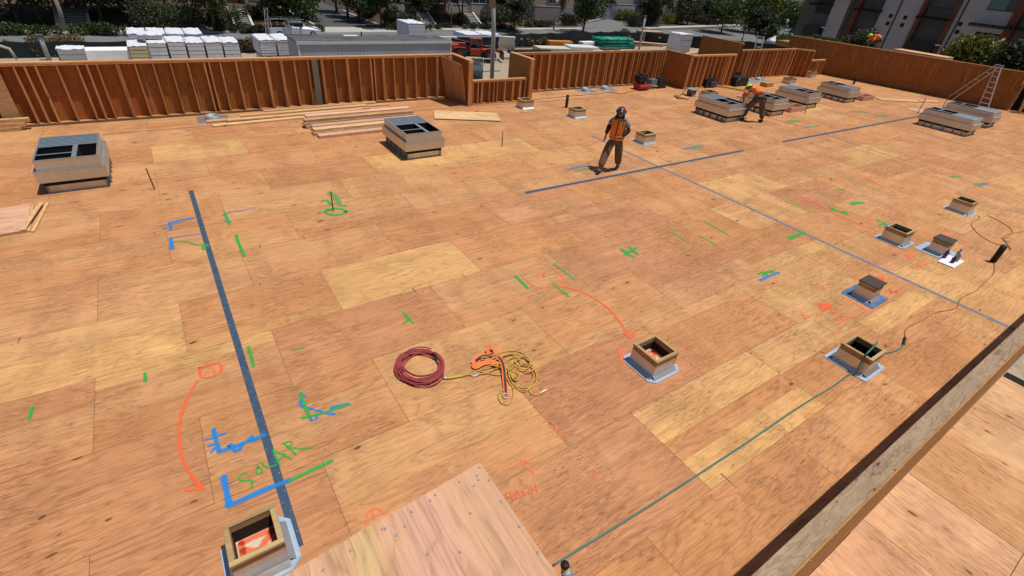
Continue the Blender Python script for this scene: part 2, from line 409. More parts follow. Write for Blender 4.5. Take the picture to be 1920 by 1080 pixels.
# side deck, half a metre lower, on the photographer's side of the parapet
rects = []
for i, x0 in enumerate([-.9, .32, 1.54, 2.76, 3.98, 5.2, 6.42, 7.64, 8.86]):
    xs = x0+.35
    tn = [(.62, .34, .17), (.60, .33, .15), (.62, .36, .18), (.62, .33, .16), (.60, .32, .15), (.63, .35, .17), (.55, .29, .11), (.62, .36, .16), (.6, .35, .16)][i]
    off = (i % 2)*1.2
    for y1 in [.14-off+2.44, .14-off, .14-off-2.44, .14-off-4.88]:
        ya, yb = max(y1-2.44, -5.5), min(y1, .14)
        if yb > ya: rects.append((xs, xs+1.22, ya, yb, -.5, tuple(c*k for c, k in zip(tn, (1.0, 1.03, 1.2))), 'y'))
side = sheets_object('side_deck', rects, PLYSIDE, 'structure', gap=.005)
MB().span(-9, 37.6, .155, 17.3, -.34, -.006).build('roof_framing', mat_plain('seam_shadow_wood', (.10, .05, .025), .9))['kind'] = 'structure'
MB().span(-.6, 10.7, -5.5, .13, -.8, -.53).build('side_framing', DARK)['kind'] = 'structure'
WALLG = mat_plain('building_wrap', (.35, .30, .24), .8)
bd = thing('building_body', 'unfinished wood framed building carrying the plywood roof deck', 'building', (0, 0, -5.2))
MB().span(-8.6, 37.2, .4, 17.1, 0, 4.84).build('wall', WALLG, bd)
MB().span(-.5, 10.3, -5.4, .1, 0, 4.36).build('wall', WALLG, bd)

# ---------------------------------------------------------------- painted marks on the deck (parts of the deck)
MARK = {'g': mat_paint('green_spray', (.03, .40, .06), .80), 'b': mat_paint('blue_spray', (.012, .23, .62), .82), 'o': mat_paint('orange_spray', (.93, .16, .05), .72),
        'fo': mat_paint('faint_orange_spray', (.92, .24, .10), .6), 'fg': mat_paint('faint_green_spray', (.14, .38, .10), .62), 'fb': mat_paint('faint_blue_spray', (.12, .25, .42), .6)}
mark_n = [0]
def ribbon(mb, P, wd, z):
    P = [Vector((p.x, p.y, z)) for p in P]; Q = [P[0]]
    for a, b in zip(P[:-1], P[1:]):
        n = max(1, int((b-a).length/(wd*1.0)))
        for i in range(1, n+1): Q.append(a.lerp(b, i/n))
    if len(Q) > 4:
        for _ in range(2): Q = [Q[0]]+[(Q[i-1]+Q[i]*2+Q[i+1])/4 for i in range(1, len(Q)-1)]+[Q[-1]]
    Q = [Q[0]-(Q[1]-Q[0]).normalized()*wd*.3]+Q+[Q[-1]+(Q[-1]-Q[-2]).normalized()*wd*.3]
    L = 0; pl = pr = None; pL = 0
    for i, q in enumerate(Q):
        t = (Q[min(i+1, len(Q)-1)]-Q[max(i-1, 0)]).normalized(); s = Vector((-t.y, t.x, 0))*wd/2*(.35 if i in (0, len(Q)-1) else 1)*random.uniform(.85, 1.15)
        l, r = q+s, q-s
        if pl is not None: mb.quad(pr, r, l, pl, [(pL, 0), (L, 0), (L, 1), (pL, 1)])
        pl, pr, pL = l, r, L; L += 1
def mark(c, strokes, wd, label=None, o=(0, 0), s=1.0):
    """strokes: pixel polylines in a survey window with origin o and scale s"""
    mb = MB(); wd *= 1.45
    for st in strokes:
        mark_n[0] += 1
        ribbon(mb, [at(o[0]+x/s, o[1]+y/s) for x, y in st], wd, .0056+(mark_n[0] % 40)*.00006)
    ob = mb.build('spray_mark', MARK[c], deck)
    if label: ob['label'] = label
    return ob
z3 = dict(o=(400, 780), s=3.6); zu = dict(o=(300, 340), s=4.5)
mark('b', [[(70, 410), (90, 510), (110, 605)], [(90, 608), (110, 605), (300, 520), (430, 465), (520, 435)]], .055, 'blue sprayed corner line under the word SOLAR', **z3)
mark('g', [[(520, 437), (650, 375), (800, 303)]], .045, 'green sprayed line continuing the blue corner line', **z3)
mark('g', [[(225, 385), (195, 388), (165, 410), (172, 442), (205, 448), (255, 422), (283, 432), (268, 462), (250, 490)],
           [(300, 345), (283, 368), (290, 398), (315, 402), (340, 375), (328, 348), (300, 345)],
           [(325, 310), (338, 340), (368, 355), (425, 332)],
           [(404, 232), (425, 285), (450, 335)], [(404, 232), (460, 256), (530, 292)], [(425, 312), (460, 285), (487, 255)],
           [(465, 188), (530, 165), (548, 180), (530, 205), (500, 212)], [(478, 185), (520, 225), (560, 262)], [(505, 212), (590, 222), (670, 213)]], .020, 'the word SOLAR sprayed in green capitals', **z3)
z5 = dict(o=(0, 780), s=3.6)
mark('b', [[(1442, 90), (1455, 150), (1482, 245)], [(1482, 245), (1560, 215), (1640, 185), (1790, 130)], [(1545, 205), (1552, 180), (1570, 190), (1572, 235), (1590, 262), (1625, 245), (1630, 200)],
           [(1680, 165), (1695, 138), (1715, 170), (1740, 150)]], .045, 'blue sprayed corner squiggle beside the long strap', **z5)
mark('b', [[(1392, 162), (1440, 150)], [(1405, 205), (1450, 190)], [(1425, 247), (1450, 218)], [(1470, 135), (1525, 115)]], .026, None, **z5)
mark('b', [[(335, 915), (372, 935)], [(345, 950), (312, 990), (350, 1020), (400, 1020), (432, 1030)], [(450, 1040), (475, 1025), (495, 1060), (570, 1070), (590, 1065)], [(560, 1025), (590, 1010), (640, 1000), (695, 988)], [(400, 1080), (420, 1120), (455, 1105), (460, 1065)]], .033, None, o=(480, 510), s=4)
mark('g', [[(332, 905), (360, 990), (402, 1085)], [(345, 1098), (402, 1085), (520, 1055), (600, 1025), (705, 992)]], .036, 'green and blue sprayed corner mark left of the hose coil', o=(480, 510), s=4)
mark('b', [[(85, 350), (95, 412)], [(78, 352), (130, 335), (210, 320), (290, 308)]], .05, None, **zu)
mark('fb', [[(35, 375), (90, 365), (140, 350), (180, 345)], [(30, 400), (80, 385)]], .05, None, **zu)
mark('b', [[(90, 478), (97, 520), (105, 572)]], .06, None, **zu)
mark('fb', [[(85, 482), (160, 468), (330, 446)]], .05, None, **zu)
mark('fg', [[(120, 512), (200, 488), (190, 522), (250, 498), (280, 530), (320, 560), (360, 535)]], .06, None, **zu)
mark('g', [[(355, 545), (400, 530), (430, 535), (380, 565), (340, 548), (375, 578)]], .045, None, **zu)
mark('fb', [[(530, 290), (575, 275), (600, 250), (640, 252), (680, 262), (720, 236), (800, 225)], [(540, 330), (600, 345)]], .04, None, **zu)
mark('g', [[(545, 265), (565, 310), (588, 362)]], .045, None, **zu)
mark('g', [[(642, 452), (655, 500), (690, 580), (716, 632)]], .05, None, **zu)
mark('g', [[(465, 650), (470, 665), (476, 688)], [(272, 700), (273, 716)], [(61, 764), (55, 786)]], .035)
mark('fg', [[(484, 520), (497, 521)], [(550, 656), (568, 652)]], .04)
mark('g', [[(756, 585), (766, 600), (776, 606)], [(766, 600), (757, 608)], [(762, 592), (770, 600)]], .03)
el = [(629+20*math.cos(a), 397+6.5*math.sin(a)) for a in [i*math.pi/10 for i in range(0, 21)]]
mark('g', [el, [(603, 378), (609, 371), (622, 384)]], .07, 'green ring sprayed around a standing steel rod')
mark('fg', [[(618, 362), (640, 368), (626, 376), (642, 382), (628, 389), (648, 386)]], .13)
# orange sketch and arrow at the left
mark('o', [[(374, 690), (413, 678), (417, 700), (378, 712), (374, 690)]], .035, 'orange sprayed box with a letter, start of the left arrow')
mark('fo', [[(384, 704), (392, 690), (400, 684), (403, 700)], [(388, 699), (403, 694)]], .03)
mark('o', [[(371, 714), (352, 742), (337, 790), (335, 828), (345, 870), (374, 914)], [(347, 919), (364, 918), (382, 917)], [(365, 899), (374, 908), (382, 917)]], .032, 'orange sprayed curved arrow pointing to the near curb')
mark('fo', [[(975, 508), (1010, 494), (1028, 496), (1055, 519), (1056, 528), (1016, 541), (999, 536), (975, 513)]], .035, 'orange sprayed octagon outline on the deck')
mark('fo', [[(1012, 510), (1006, 514), (1013, 518), (1008, 521)], [(1024, 511), (1014, 521)], [(1022, 514), (1016, 519), (1022, 521), (1024, 517), (1017, 517)]], .03)
mark('o', [[(1044, 536), (1075, 541), (1108, 555), (1140, 577), (1160, 600), (1178, 628)]], .042, 'long orange sprayed arrow leading to the open curb')
mark('o', [[(1172, 626), (1181, 638), (1189, 625)], [(1178, 628), (1182, 634)]], .05)
mark('g', [[(967, 518), (990, 541)]], .06); mark('fg', [[(1040, 496), (1060, 510), (1077, 524)], [(1038, 533), (1052, 545), (1066, 556)], [(1053, 548), (1064, 551)]], .06)
mark('fo', [[(1166, 657), (1170, 680)], [(1265, 680), (1268, 695)]], .10)
mark('g', [[(1165, 467), (1176, 476), (1189, 482)], [(1172, 478), (1192, 465)], [(1180, 464), (1196, 476)], [(1168, 472), (1190, 472)]], .06, 'green sprayed letters like t and x in mid deck')
mark('fg', [[(1259, 435), (1273, 443), (1290, 454)], [(1320, 415), (1340, 426), (1365, 440)], [(1312, 442), (1330, 452), (1350, 462), (1338, 461)]], .06)
mark('g', [[(1422, 514), (1432, 508), (1440, 518)], [(1430, 518), (1440, 507), (1452, 512)], [(1436, 511), (1450, 508)]], .05); mark('b', [[(1424, 526), (1440, 519), (1460, 511)]], .05)
mark('fg', [[(1472, 377), (1492, 385), (1515, 395)], [(1528, 360), (1552, 369), (1577, 380)], [(1588, 334), (1610, 343), (1640, 354)]], .055)
mark('fo', [[(1503, 370), (1519, 371), (1527, 378), (1511, 377), (1503, 370)], [(1508, 372), (1520, 377)]], .06)
mark('o', [[(1527, 378), (1548, 392), (1580, 408), (1612, 421), (1636, 429)], [(1620, 332), (1632, 338), (1660, 352)]], .06)
mark('g', [[(1556, 389), (1566, 393), (1560, 395)], [(1572, 396), (1590, 402), (1583, 398)], [(1597, 383), (1612, 377), (1606, 383), (1618, 380)], [(1574, 354), (1582, 356)]], .12, 'green sprayed scribbled letters far right')
mark('g', [[(1646, 413), (1660, 419), (1650, 421), (1668, 423)], [(1480, 447), (1494, 441), (1507, 436)]], .10); mark('b', [[(1661, 426), (1680, 419)]], .10)
mark('fb', [[(1066, 318), (1085, 313), (1103, 311)], [(1283, 280), (1300, 275), (1317, 273)], [(1511, 239), (1522, 237)], [(1836, 349), (1850, 344)], [(1640, 219), (1662, 216)]], .13)
mark('fg', [[(1078, 321), (1092, 318), (1103, 315)], [(1297, 280), (1316, 276)], [(1522, 238), (1534, 236)], [(1826, 346), (1842, 344)], [(1785, 332), (1798, 330)], [(1898, 288), (1908, 288)]], .12)
mark('fg', [[(1598, 209), (1625, 210)], [(1645, 218), (1660, 220)], [(1480, 229), (1495, 226)]], .28)
mark('fo', [[(1752, 384), (1766, 387)], [(1770, 442), (1780, 440)], [(1806, 452), (1812, 452)], [(1702, 480), (1712, 479)], [(1708, 476), (1706, 484)]], .14)
mark('fo', [[(1718, 497), (1733, 489)], [(1722, 500), (1738, 494)], [(1720, 492), (1728, 500)], [(1712, 503), (1704, 498), (1722, 506)]], .05)
mark('o', [[(1640, 521), (1654, 527)], [(1644, 529), (1652, 520)]], .12); mark('o', [[(1538, 571), (1556, 577)], [(1540, 580), (1553, 570)]], .12)
mark('fo', [[(1532, 540), (1536, 535), (1546, 537), (1549, 542), (1542, 545), (1533, 541)], [(1538, 539), (1545, 541)]], .03)
mark('fo', [[(1503, 585), (1508, 595), (1520, 593)], [(1512, 600), (1508, 592)], [(1545, 612), (1570, 627), (1576, 620)], [(1600, 566), (1632, 588), (1636, 581)], [(1607, 545), (1617, 536)], [(1662, 562), (1672, 568), (1660, 565)]], .035)
mark('fo', [[(1563, 597), (1575, 603), (1568, 596), (1582, 600)], [(1572, 608), (1592, 596)], [(1583, 594), (1593, 600)], [(1560, 583), (1574, 589)], [(1568, 590), (1574, 582)],
            [(1660, 547), (1672, 540), (1668, 551), (1682, 543), (1678, 552), (1692, 541)]], .045)
mark('fo', [[(1018, 791), (1028, 787), (1040, 795), (1046, 806), (1036, 812)], [(1030, 800), (1040, 803)], [(1042, 820), (1060, 813), (1062, 818)]], .022)
mark('fo', [[(943, 882), (962, 876), (985, 862)], [(976, 864), (990, 860), (984, 870), (997, 866)], [(985, 876), (1000, 884), (1002, 891)], [(992, 880), (1002, 884)], [(1113, 881), (1124, 886), (1114, 898)]], .022)
mark('o', [[(948, 922), (950, 936), (961, 929)], [(957, 922), (962, 938)],
           [(969, 921), (963, 924), (966, 929), (974, 927), (972, 920), (968, 921)], [(966, 929), (967, 935), (975, 933), (974, 927)],
           [(978, 919), (985, 929)], [(985, 917), (979, 931)], [(986, 917), (991, 912), (994, 918), (990, 928), (998, 924)],
           [(996, 910), (999, 920), (1007, 916)], [(1003, 906), (1008, 924)]], .011, 'orange sprayed numbers 48x24 beside the raised sheet')
mark('fo', [[(688, 982), (684, 968), (690, 955), (703, 948), (716, 953), (722, 963)], [(697, 955), (704, 974)], [(702, 969), (718, 961), (712, 955)]], .028, 'orange sprayed circled letter half under the raised sheet')
# chalk snap lines and blue tape stripe
def chalk(pts, wd, c=(.10, .09, .09)):
    mb = MB(); P = [at(*p) for p in pts]
    for a, b in zip(P[:-1], P[1:]):
        s = (b-a).normalized(); s = Vector((-s.y, s.x, 0))*wd/2
        mb.quad(a-s, b-s, b+s, a+s)
    for i in range(len(mb.v)): mb.v[i] = (mb.v[i][0], mb.v[i][1], .003)
    return mb.build('chalk_line', CHK, deck)
CHK = mat_plain('chalk_line', (.13, .10, .09), .9)
chalk([(192, 252), (480, 229.5), (905, 197.5), (1145, 183)], .035)
chalk([(1440, 219), (1545, 251), (1700, 303)], .03); chalk([(1537, 204), (1700, 240), (1920, 305)], .03)
chalk([(1192, 260), (1260, 292)], .015); chalk([(1168, 326), (1215, 352)], .015); chalk([(1240, 297), (1290, 322)], .015)

# ---------------------------------------------------------------- steel straps nailed to the deck
def strap(a, b, wd, mat, label, z=.0035, loc2=None):
    a = at(*a); b = at(*b); L = (b-a).length; ang = math.atan2(b.y-a.y, b.x-a.x)
    t = thing('steel_strap', label, 'metal strap', (a.x, a.y, 0), ang, 'steel straps nailed on the deck')
    MB().span(0, L, -wd/2, wd/2, .0008, z).build('strap', mat, t)
    mb = MB(); n = int(L/.12)
    for i in range(n):
        x = .05+i*.12; y = wd*.28*(1 if i % 2 else -1)
        mb.box((x, y, z+.0004), (.009, .009, .0008))
    k = mb.build('nail_heads', ALU, t); k['kind'] = 'stuff'
    return t
strap((357.8, 357.3), (560.5, 1026), .085, STRAP, 'long dark blue steel strap on the left running down to the near curb')
strap((985.3, 361.7), (1393.3, 282.2), .10, STRAP, 'dark steel strap crossing beside the standing worker', .0048)
strap((1109.4, 254.6), (1905, 619.5), .085, STRAPL, 'worn steel strap running from the standing worker to the near parapet', .0035)
strap((1467.5, 266), (1722, 218.4), .12, STRAP, 'far dark strap ending beside the two right duct curbs', .0048)

# ---------------------------------------------------------------- parapet walls
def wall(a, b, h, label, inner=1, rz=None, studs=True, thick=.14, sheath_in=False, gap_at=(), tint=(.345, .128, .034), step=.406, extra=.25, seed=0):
    """framed parapet from a to b; studs on the side 'inner' (+1 = right-hand side of a->b looking down: -y local)"""
    rnd = random.Random(seed)
    a = Vector((*a, 0)); b = Vector((*b, 0)); L = (b-a).length; ang = math.atan2(b.y-a.y, b.x-a.x)
    t = thing('parapet_wall', label, 'parapet wall', a, ang, 'plywood sheathed parapet walls')
    zt = h-.078
    # local: x along, y across; studs occupy y in [-thick,0], sheathing at y in [0,.012] (outside) ; inner<0 mirrors
    sg = 1 if inner > 0 else -1
    n = max(1, round(L/1.22)); e = [L*i/n for i in range(n+1)]
    for i in range(n):
        tn = tuple(c*rnd.uniform(.94, 1.08) for c in tint)
        y = sg*.0075 if not sheath_in else -sg*(thick+.0075); tn = tuple(c*rnd.uniform(.95, 1.05)*k for c, k in zip(tint, (1, 1, 1))) if sheath_in else tn
        ply_box('sheathing', (e[i+1]-e[i]-.003, .013, h-.04-.001*(i % 2)), SHEATH, t, tn, 'z', None, ((e[i]+e[i+1])/2, y, (h-.04)/2))
    if sheath_in:
        for i in range(n):
            ply_box('sheathing', (e[i+1]-e[i]-.003, .013, h-.04), SHEATH, t, tuple(c*rnd.uniform(.97, 1.03) for c in tint), 'z', None, ((e[i]+e[i+1])/2, sg*.0075, (h-.04)/2))
    P1 = MB().span(-.01, L+.01, -sg*(thick+.004), sg*.004, h-.038, h).build('top_plate', STUDX, t)
    P2 = MB().span(0, L, -sg*thick, -sg*.001, h-.078, h-.0395).build('under_plate', STUDX, t)
    MB().span(0, L, -sg*thick, -sg*.001, .002, .04).build('bottom_plate', STUDX, t)
    if studs and not sheath_in:
        xs = []; x = .02
        while x < L: xs.append(x); x += step
        for q in list(xs):
            if rnd.random() < extra: xs.append(q+rnd.choice([.04, .042, .12, .2]))
        xs = sorted([q for q in xs if q < L-.03])+[L-.02]
        for q in xs:
            wd = .038; jy = rnd.uniform(0, .006)
            MB().span(q-wd/2, q+wd/2, -sg*(thick-jy), -sg*.001, .0405, zt).build('stud', STUD, t)
    elif sheath_in:
        mb = MB(); x = .4
        while x < L:
            if rnd.random() < .8:
                z0 = rnd.uniform(.75, 1.15) if rnd.random() < .85 else .1
                mb.box((x, -sg*(thick+.0155), (z0+h-.25)/2), (.016, .002, h-.25-z0))
            x += step*rnd.choice([1, 1, 1, 2])
        if mb.f: mb.build('snap_lines', STUDX, t)
    return t
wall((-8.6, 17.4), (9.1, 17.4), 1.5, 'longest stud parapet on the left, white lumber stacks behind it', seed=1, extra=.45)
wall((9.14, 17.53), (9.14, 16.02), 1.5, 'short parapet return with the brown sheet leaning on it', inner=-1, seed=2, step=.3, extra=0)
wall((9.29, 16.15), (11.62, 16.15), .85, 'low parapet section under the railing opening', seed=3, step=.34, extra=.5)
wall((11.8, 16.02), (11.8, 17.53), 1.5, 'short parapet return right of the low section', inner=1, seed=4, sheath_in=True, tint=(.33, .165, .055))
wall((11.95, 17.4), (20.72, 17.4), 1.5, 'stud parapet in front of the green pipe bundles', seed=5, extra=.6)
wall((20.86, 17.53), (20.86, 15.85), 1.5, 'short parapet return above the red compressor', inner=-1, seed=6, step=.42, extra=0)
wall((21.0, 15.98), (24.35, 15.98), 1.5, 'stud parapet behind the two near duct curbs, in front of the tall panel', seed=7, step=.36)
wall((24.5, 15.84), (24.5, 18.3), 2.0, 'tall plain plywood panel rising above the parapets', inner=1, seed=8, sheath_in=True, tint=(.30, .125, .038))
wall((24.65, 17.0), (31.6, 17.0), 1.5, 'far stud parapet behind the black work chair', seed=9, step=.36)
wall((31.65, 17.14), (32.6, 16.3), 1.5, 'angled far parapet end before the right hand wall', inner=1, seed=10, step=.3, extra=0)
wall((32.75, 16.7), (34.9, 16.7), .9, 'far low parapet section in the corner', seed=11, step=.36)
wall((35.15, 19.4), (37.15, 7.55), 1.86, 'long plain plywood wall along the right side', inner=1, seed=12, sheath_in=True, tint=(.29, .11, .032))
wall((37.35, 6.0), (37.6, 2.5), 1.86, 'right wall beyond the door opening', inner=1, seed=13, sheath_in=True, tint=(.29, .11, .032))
# door opening jamb posts and header
t = thing('door_frame', 'timber posts framing the dark opening in the right wall', 'door frame', (37.2, 7.5, 0))
MB().span(-.1, .1, -.06, .02, 0, 1.7).build('post', STUD, t); MB().span(-.35, -.2, -.62, -.5, 0, 1.6).build('post', LUM, t)
MB().bar((-.2, -.55, .03), (.1, -.2, 1.75), .09, .04).build('brace', LUM, t); MB().bar((-.15, -.8, .03), (.3, -.5, 1.75), .14, .05).build('brace', LUM, t)
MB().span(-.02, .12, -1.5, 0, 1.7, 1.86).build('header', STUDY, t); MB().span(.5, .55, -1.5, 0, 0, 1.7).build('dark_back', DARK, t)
# scraps and end caps of posts
for (x, y, h, lb) in [(9.14, 15.98, 1.46, 'square end post of the parapet return at the opening'), (11.8, 15.98, 1.46, 'square post closing the right side of the low section'), (8.98, 17.2, 1.42, 'grey corner post inside the left parapet')]:
    o = MB().span(-.075, .075, -.04, .035, 0, h).build('corner_post', STUD, None, loc=(x, y, .001)); tag(o, lb, 'post')
o = MB().span(-.09, .09, -.012, .012, .04, 1.42).build('metal_post', mat_plain('weathered_grey_post', (.16, .145, .12), .8), None, loc=(4.2, 17.24, 0)); tag(o, 'weathered grey board fixed in the left stud parapet', 'post')
o = MB().span(-.17, .17, -.012, .012, .04, 1.42).build('wide_board', LUM, None, loc=(-3.35, 17.245, 0)); tag(o, 'wide pale board fixed upright near the left picture edge', 'board')

# near parapet beam on the photographer's side
t = thing('near_parapet', 'weathered plank topped parapet crossing the lower right corner', 'parapet wall', (0, 0, 0))
def plank(x0, x1, nm='cap_plank'):
    o = MB().box((0, 0, 0), (x1-x0-.004, .137, .036)).build(nm, BEAMT, t, bevel=.003); o.location = ((x0+x1)/2, .2195, 1.442)
plank(-2.0, .9); plank(.9, 6.215); plank(6.215, 11.2); plank(11.2, 16.1)
def pl2(x0, x1):
    o = MB().box((0, 0, 0), (x1-x0-.006, .139, .036)).build('under_plank', LUM, t, bevel=.002); o.location = ((x0+x1)/2, .2200, 1.403)
pl2(-2, 3.1); pl2(3.1, 4.5); pl2(4.5, 9.0); pl2(9, 16.1)
for i, (x0, x1) in enumerate([(-2, .42), (.42, 2.86), (2.86, 5.3), (5.3, 7.74), (7.74, 10.18), (10.18, 12.6)]):
    o = MB().box((0, 0, 0), (x1-x0-.004, .012, 1.88)).build('face_board', BEAMF, t); o.location = ((x0+x1)/2, .1475, .443)
MB().span(-2, 16.0, .275, .288, 0, 1.38).build('inner_board', BEAMF, t)
mb = MB()
for i in range(60): mb.box((.3+i*.19, .1405, 1.25+.12*(i % 2)), (.008, .003, .008))
k = mb.build('nail_heads', ALU, t); k['kind'] = 'stuff'

# sheet of canopy plywood the photographer looks over
c0 = at(900, 867, 2.3); c1 = at(535, 1078, 2.19); c2 = at(1040, 1075, 2.3)
ex = (Vector(c1)-Vector(c0)).normalized(); ey = (Vector(c2)-Vector(c0)); ey = (ey-ex*ey.dot(ex)).normalized(); ez = ex.cross(ey)
if ez.z < 0: ez = -ez
t = thing('canopy_sheet', 'pink new plywood sheet with screw heads in the bottom foreground', 'plywood sheet', c0)
MM = Matrix((-ex, -ey, ez)).transposed()
t.rotation_euler = MM.to_euler()
FP = NT('pink_plywood'); tc = FP.node('ShaderNodeTexCoord').outputs['Object']
s_ = FP.node('ShaderNodeSeparateXYZ'); FP.put(s_.inputs[0], tc)
cb = FP.node('ShaderNodeCombineXYZ'); FP.put(cb.inputs[0], s_.outputs[1]); FP.put(cb.inputs[1], s_.outputs[0]); cb.inputs[2].default_value = 4.4
band = FP.noise(FP.vmul(cb.outputs[0], (.35, 5.5, 1)), 1, 2, .4)
c_, h_ = wood_color(FP, FP.vmul(cb.outputs[0], (1.2, 1.5, 1)), FP.ramp(band, [(.36, (.56, .37, .17)), (.46, (.56, .315, .17)), (.62, (.62, .335, .22))]), False, .30, .8)
FP.put(FP.b.inputs['Base Color'], c_); FP.b.inputs['Roughness'].default_value = .7; FP.bump(h_, .2, .003)
MB().span(-1.22, 0, -1.3, 0, -.018, 0).build('board', FP.m, t)
MB().span(-3.0, -1.223, -1.3, 0, -.018, -.0005).build('board', FP.m, t)
SCREW = mat_metal('screw_zinc', (.34, .34, .36), .4, .7)
for i, (sx, sy) in enumerate([(898.8, 876.5), (918, 900), (940, 940), (973.7, 987), (1009, 1036), (861, 901), (895, 891), (897, 899), (889, 909), (815, 922), (806, 932), (770, 951), (713, 980), (719, 980), (740, 993), (757, 977), (651, 1018), (597, 1052), (552, 1078), (800, 1030), (862, 1029), (882, 959)]):
    p = at(sx, sy, 2.3-.0); dz = 0
    loc = MM.transposed() @ (p-Vector(c0)); loc.z = .001
    MB().lathe([(0, .0035), (.0045, .003), (.007, .0), (.007, -.002)], n=10).build('screw', SCREW, t, True, loc=loc)

# ---------------------------------------------------------------- galvanised duct curbs
def duct_curb(label, x, y, flip=False, depth=1.5, straps=True, first=None):
    """x,y = centre of the base"""
    t = thing('duct_curb', label, 'duct curb', (x, y, 0), math.pi if flip else 0, 'galvanised duct curbs on the roof')
    W = 1.0; D = depth; hw, hd = W/2, D/2
    rad = lambda mb, x0, x1, y0, y1, z0, z1, th=.004: (mb.span(x0, x1, y0, y0+th, z0, z1), mb.span(x0, x1, y1-th, y1, z0, z1), mb.span(x0, x0+th, y0+th, y1-th, z0, z1), mb.span(x1-th, x1, y0+th, y1-th, z0, z1))
    mb = MB(); rad(mb, -hw+.04, hw-.04, -hd+.04, hd-.04, .006, .26)
    mb.span(-hw-.0, hw+.0, -hd-.0, hd+.0, .002, .006)
    mb.build('base_skirt', GALVB, t)
    mb = MB(); o = .055
    for (x0, x1, y0, y1) in [(-hw-o, hw+o, -hd-o, -hd-o+.004), (-hw-o, hw+o, hd+o-.004, hd+o), (-hw-o, -hw-o+.004, -hd-o+.004, hd+o-.004), (hw+o-.004, hw+o, -hd-o+.004, hd+o-.004)]:
        mb.span(x0, x1, y0, y1, .24, .46)
    # sloping underside and top ledge
    for z, a, b in ((.24, -.04, o), (.455, -.02, o)):
        mb.span(-hw-b, hw+b, -hd-b, -hd-a, z-.003, z); mb.span(-hw-b, hw+b, hd+a, hd+b, z-.003, z)
        mb.span(-hw-b, -hw-a, -hd-a, hd+a, z-.003, z); mb.span(hw+a, hw+b, -hd-a, hd+a, z-.003, z)
    mb.build('mid_band', GALVB, t)
    # bright folded rims
    mb = MB(); r = .011
    for (x0, x1, y0, y1) in [(-hw-o-.003, hw+o+.003, -hd-o-.003, -hd-o+r), (-hw-o-.003, hw+o+.003, hd+o-r, hd+o+.003), (-hw-o-.003, -hw-o+r, -hd-o+r, hd+o-r), (hw+o-r, hw+o+.003, -hd-o+r, hd+o-r)]:
        mb.span(x0, x1, y0, y1, .456, .472)
    mb.build('band_rim', GALV, t)
    mb = MB(); rad(mb, -hw, hw, -hd, hd, .44, .66); mb.build('top_box', GALVB, t)
    mb = MB(); q = .028
    mb.span(-hw-.003, hw+.003, -hd-.003, -hd+q, .655, .667); mb.span(-hw-.003, hw+.003, hd-q, hd+.003, .655, .667)
    mb.span(-hw-.003, -hw+q, -hd+q, hd-q, .655, .667); mb.span(hw-q, hw+.003, -hd+q, hd-q, .655, .667)
    dx = .12; ysplit = hd-.66*(D/1.5)
    mb.span(dx-.04, dx+.04, -hd+q, ysplit, .650, .664); mb.span(-hw+q, dx-.04, -hd+.33, -hd+.37, .652, .664); mb.span(-hw+q, hw-q, ysplit-.02, ysplit+.01, .651, .6645)
    mb.build('top_rim', GALV, t)
    mb = MB(); n = 7
    ys = [ysplit+.01+(hd-q-ysplit-.01)*i/n for i in range(n+1)]
    for i in range(n):
        ym = (ys[i]+ys[i+1])/2
        mb.span(-hw+q, hw-q, ys[i]+.004, ys[i+1]-.02, .63, .648); mb.span(-hw+q, hw-q, ys[i+1]-.02, ys[i+1]+.004, .63, .666)
    mb.build('ribbed_lid', GALVD, t)
    # inner ducts, dark inside
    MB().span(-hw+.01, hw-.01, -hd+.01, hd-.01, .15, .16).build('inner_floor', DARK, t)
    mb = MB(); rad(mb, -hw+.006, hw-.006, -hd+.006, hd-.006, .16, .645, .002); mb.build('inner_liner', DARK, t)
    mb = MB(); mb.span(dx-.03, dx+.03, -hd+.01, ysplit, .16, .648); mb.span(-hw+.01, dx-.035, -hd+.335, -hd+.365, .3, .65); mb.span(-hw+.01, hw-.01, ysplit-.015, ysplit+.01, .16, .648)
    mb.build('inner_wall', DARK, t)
    # support brackets under the band
    for sx in (-1, 1):
        mb = MB()
        for yy in (-hd*.72, -hd*.42, hd*.05, hd*.45, hd*.8): mb.box((sx*(hw+.005), yy, .125), (.07, .012, .235)); 
        mb.build('bracket', GALVD, t)
    mb = MB()
    for sx in (-1, 1):
        for sy in (-1, 1): mb.box((sx*(hw-.03), sy*(hd-.03), .13), (.03, .03, .25))
    mb.build('corner_seam', GALVD, t)
    return t
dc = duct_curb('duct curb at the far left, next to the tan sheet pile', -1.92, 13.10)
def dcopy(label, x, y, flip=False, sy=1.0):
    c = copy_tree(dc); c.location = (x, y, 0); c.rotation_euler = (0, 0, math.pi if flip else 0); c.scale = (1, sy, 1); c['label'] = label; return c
dcopy('duct curb right of the pink lumber pile', 5.34, 12.38)
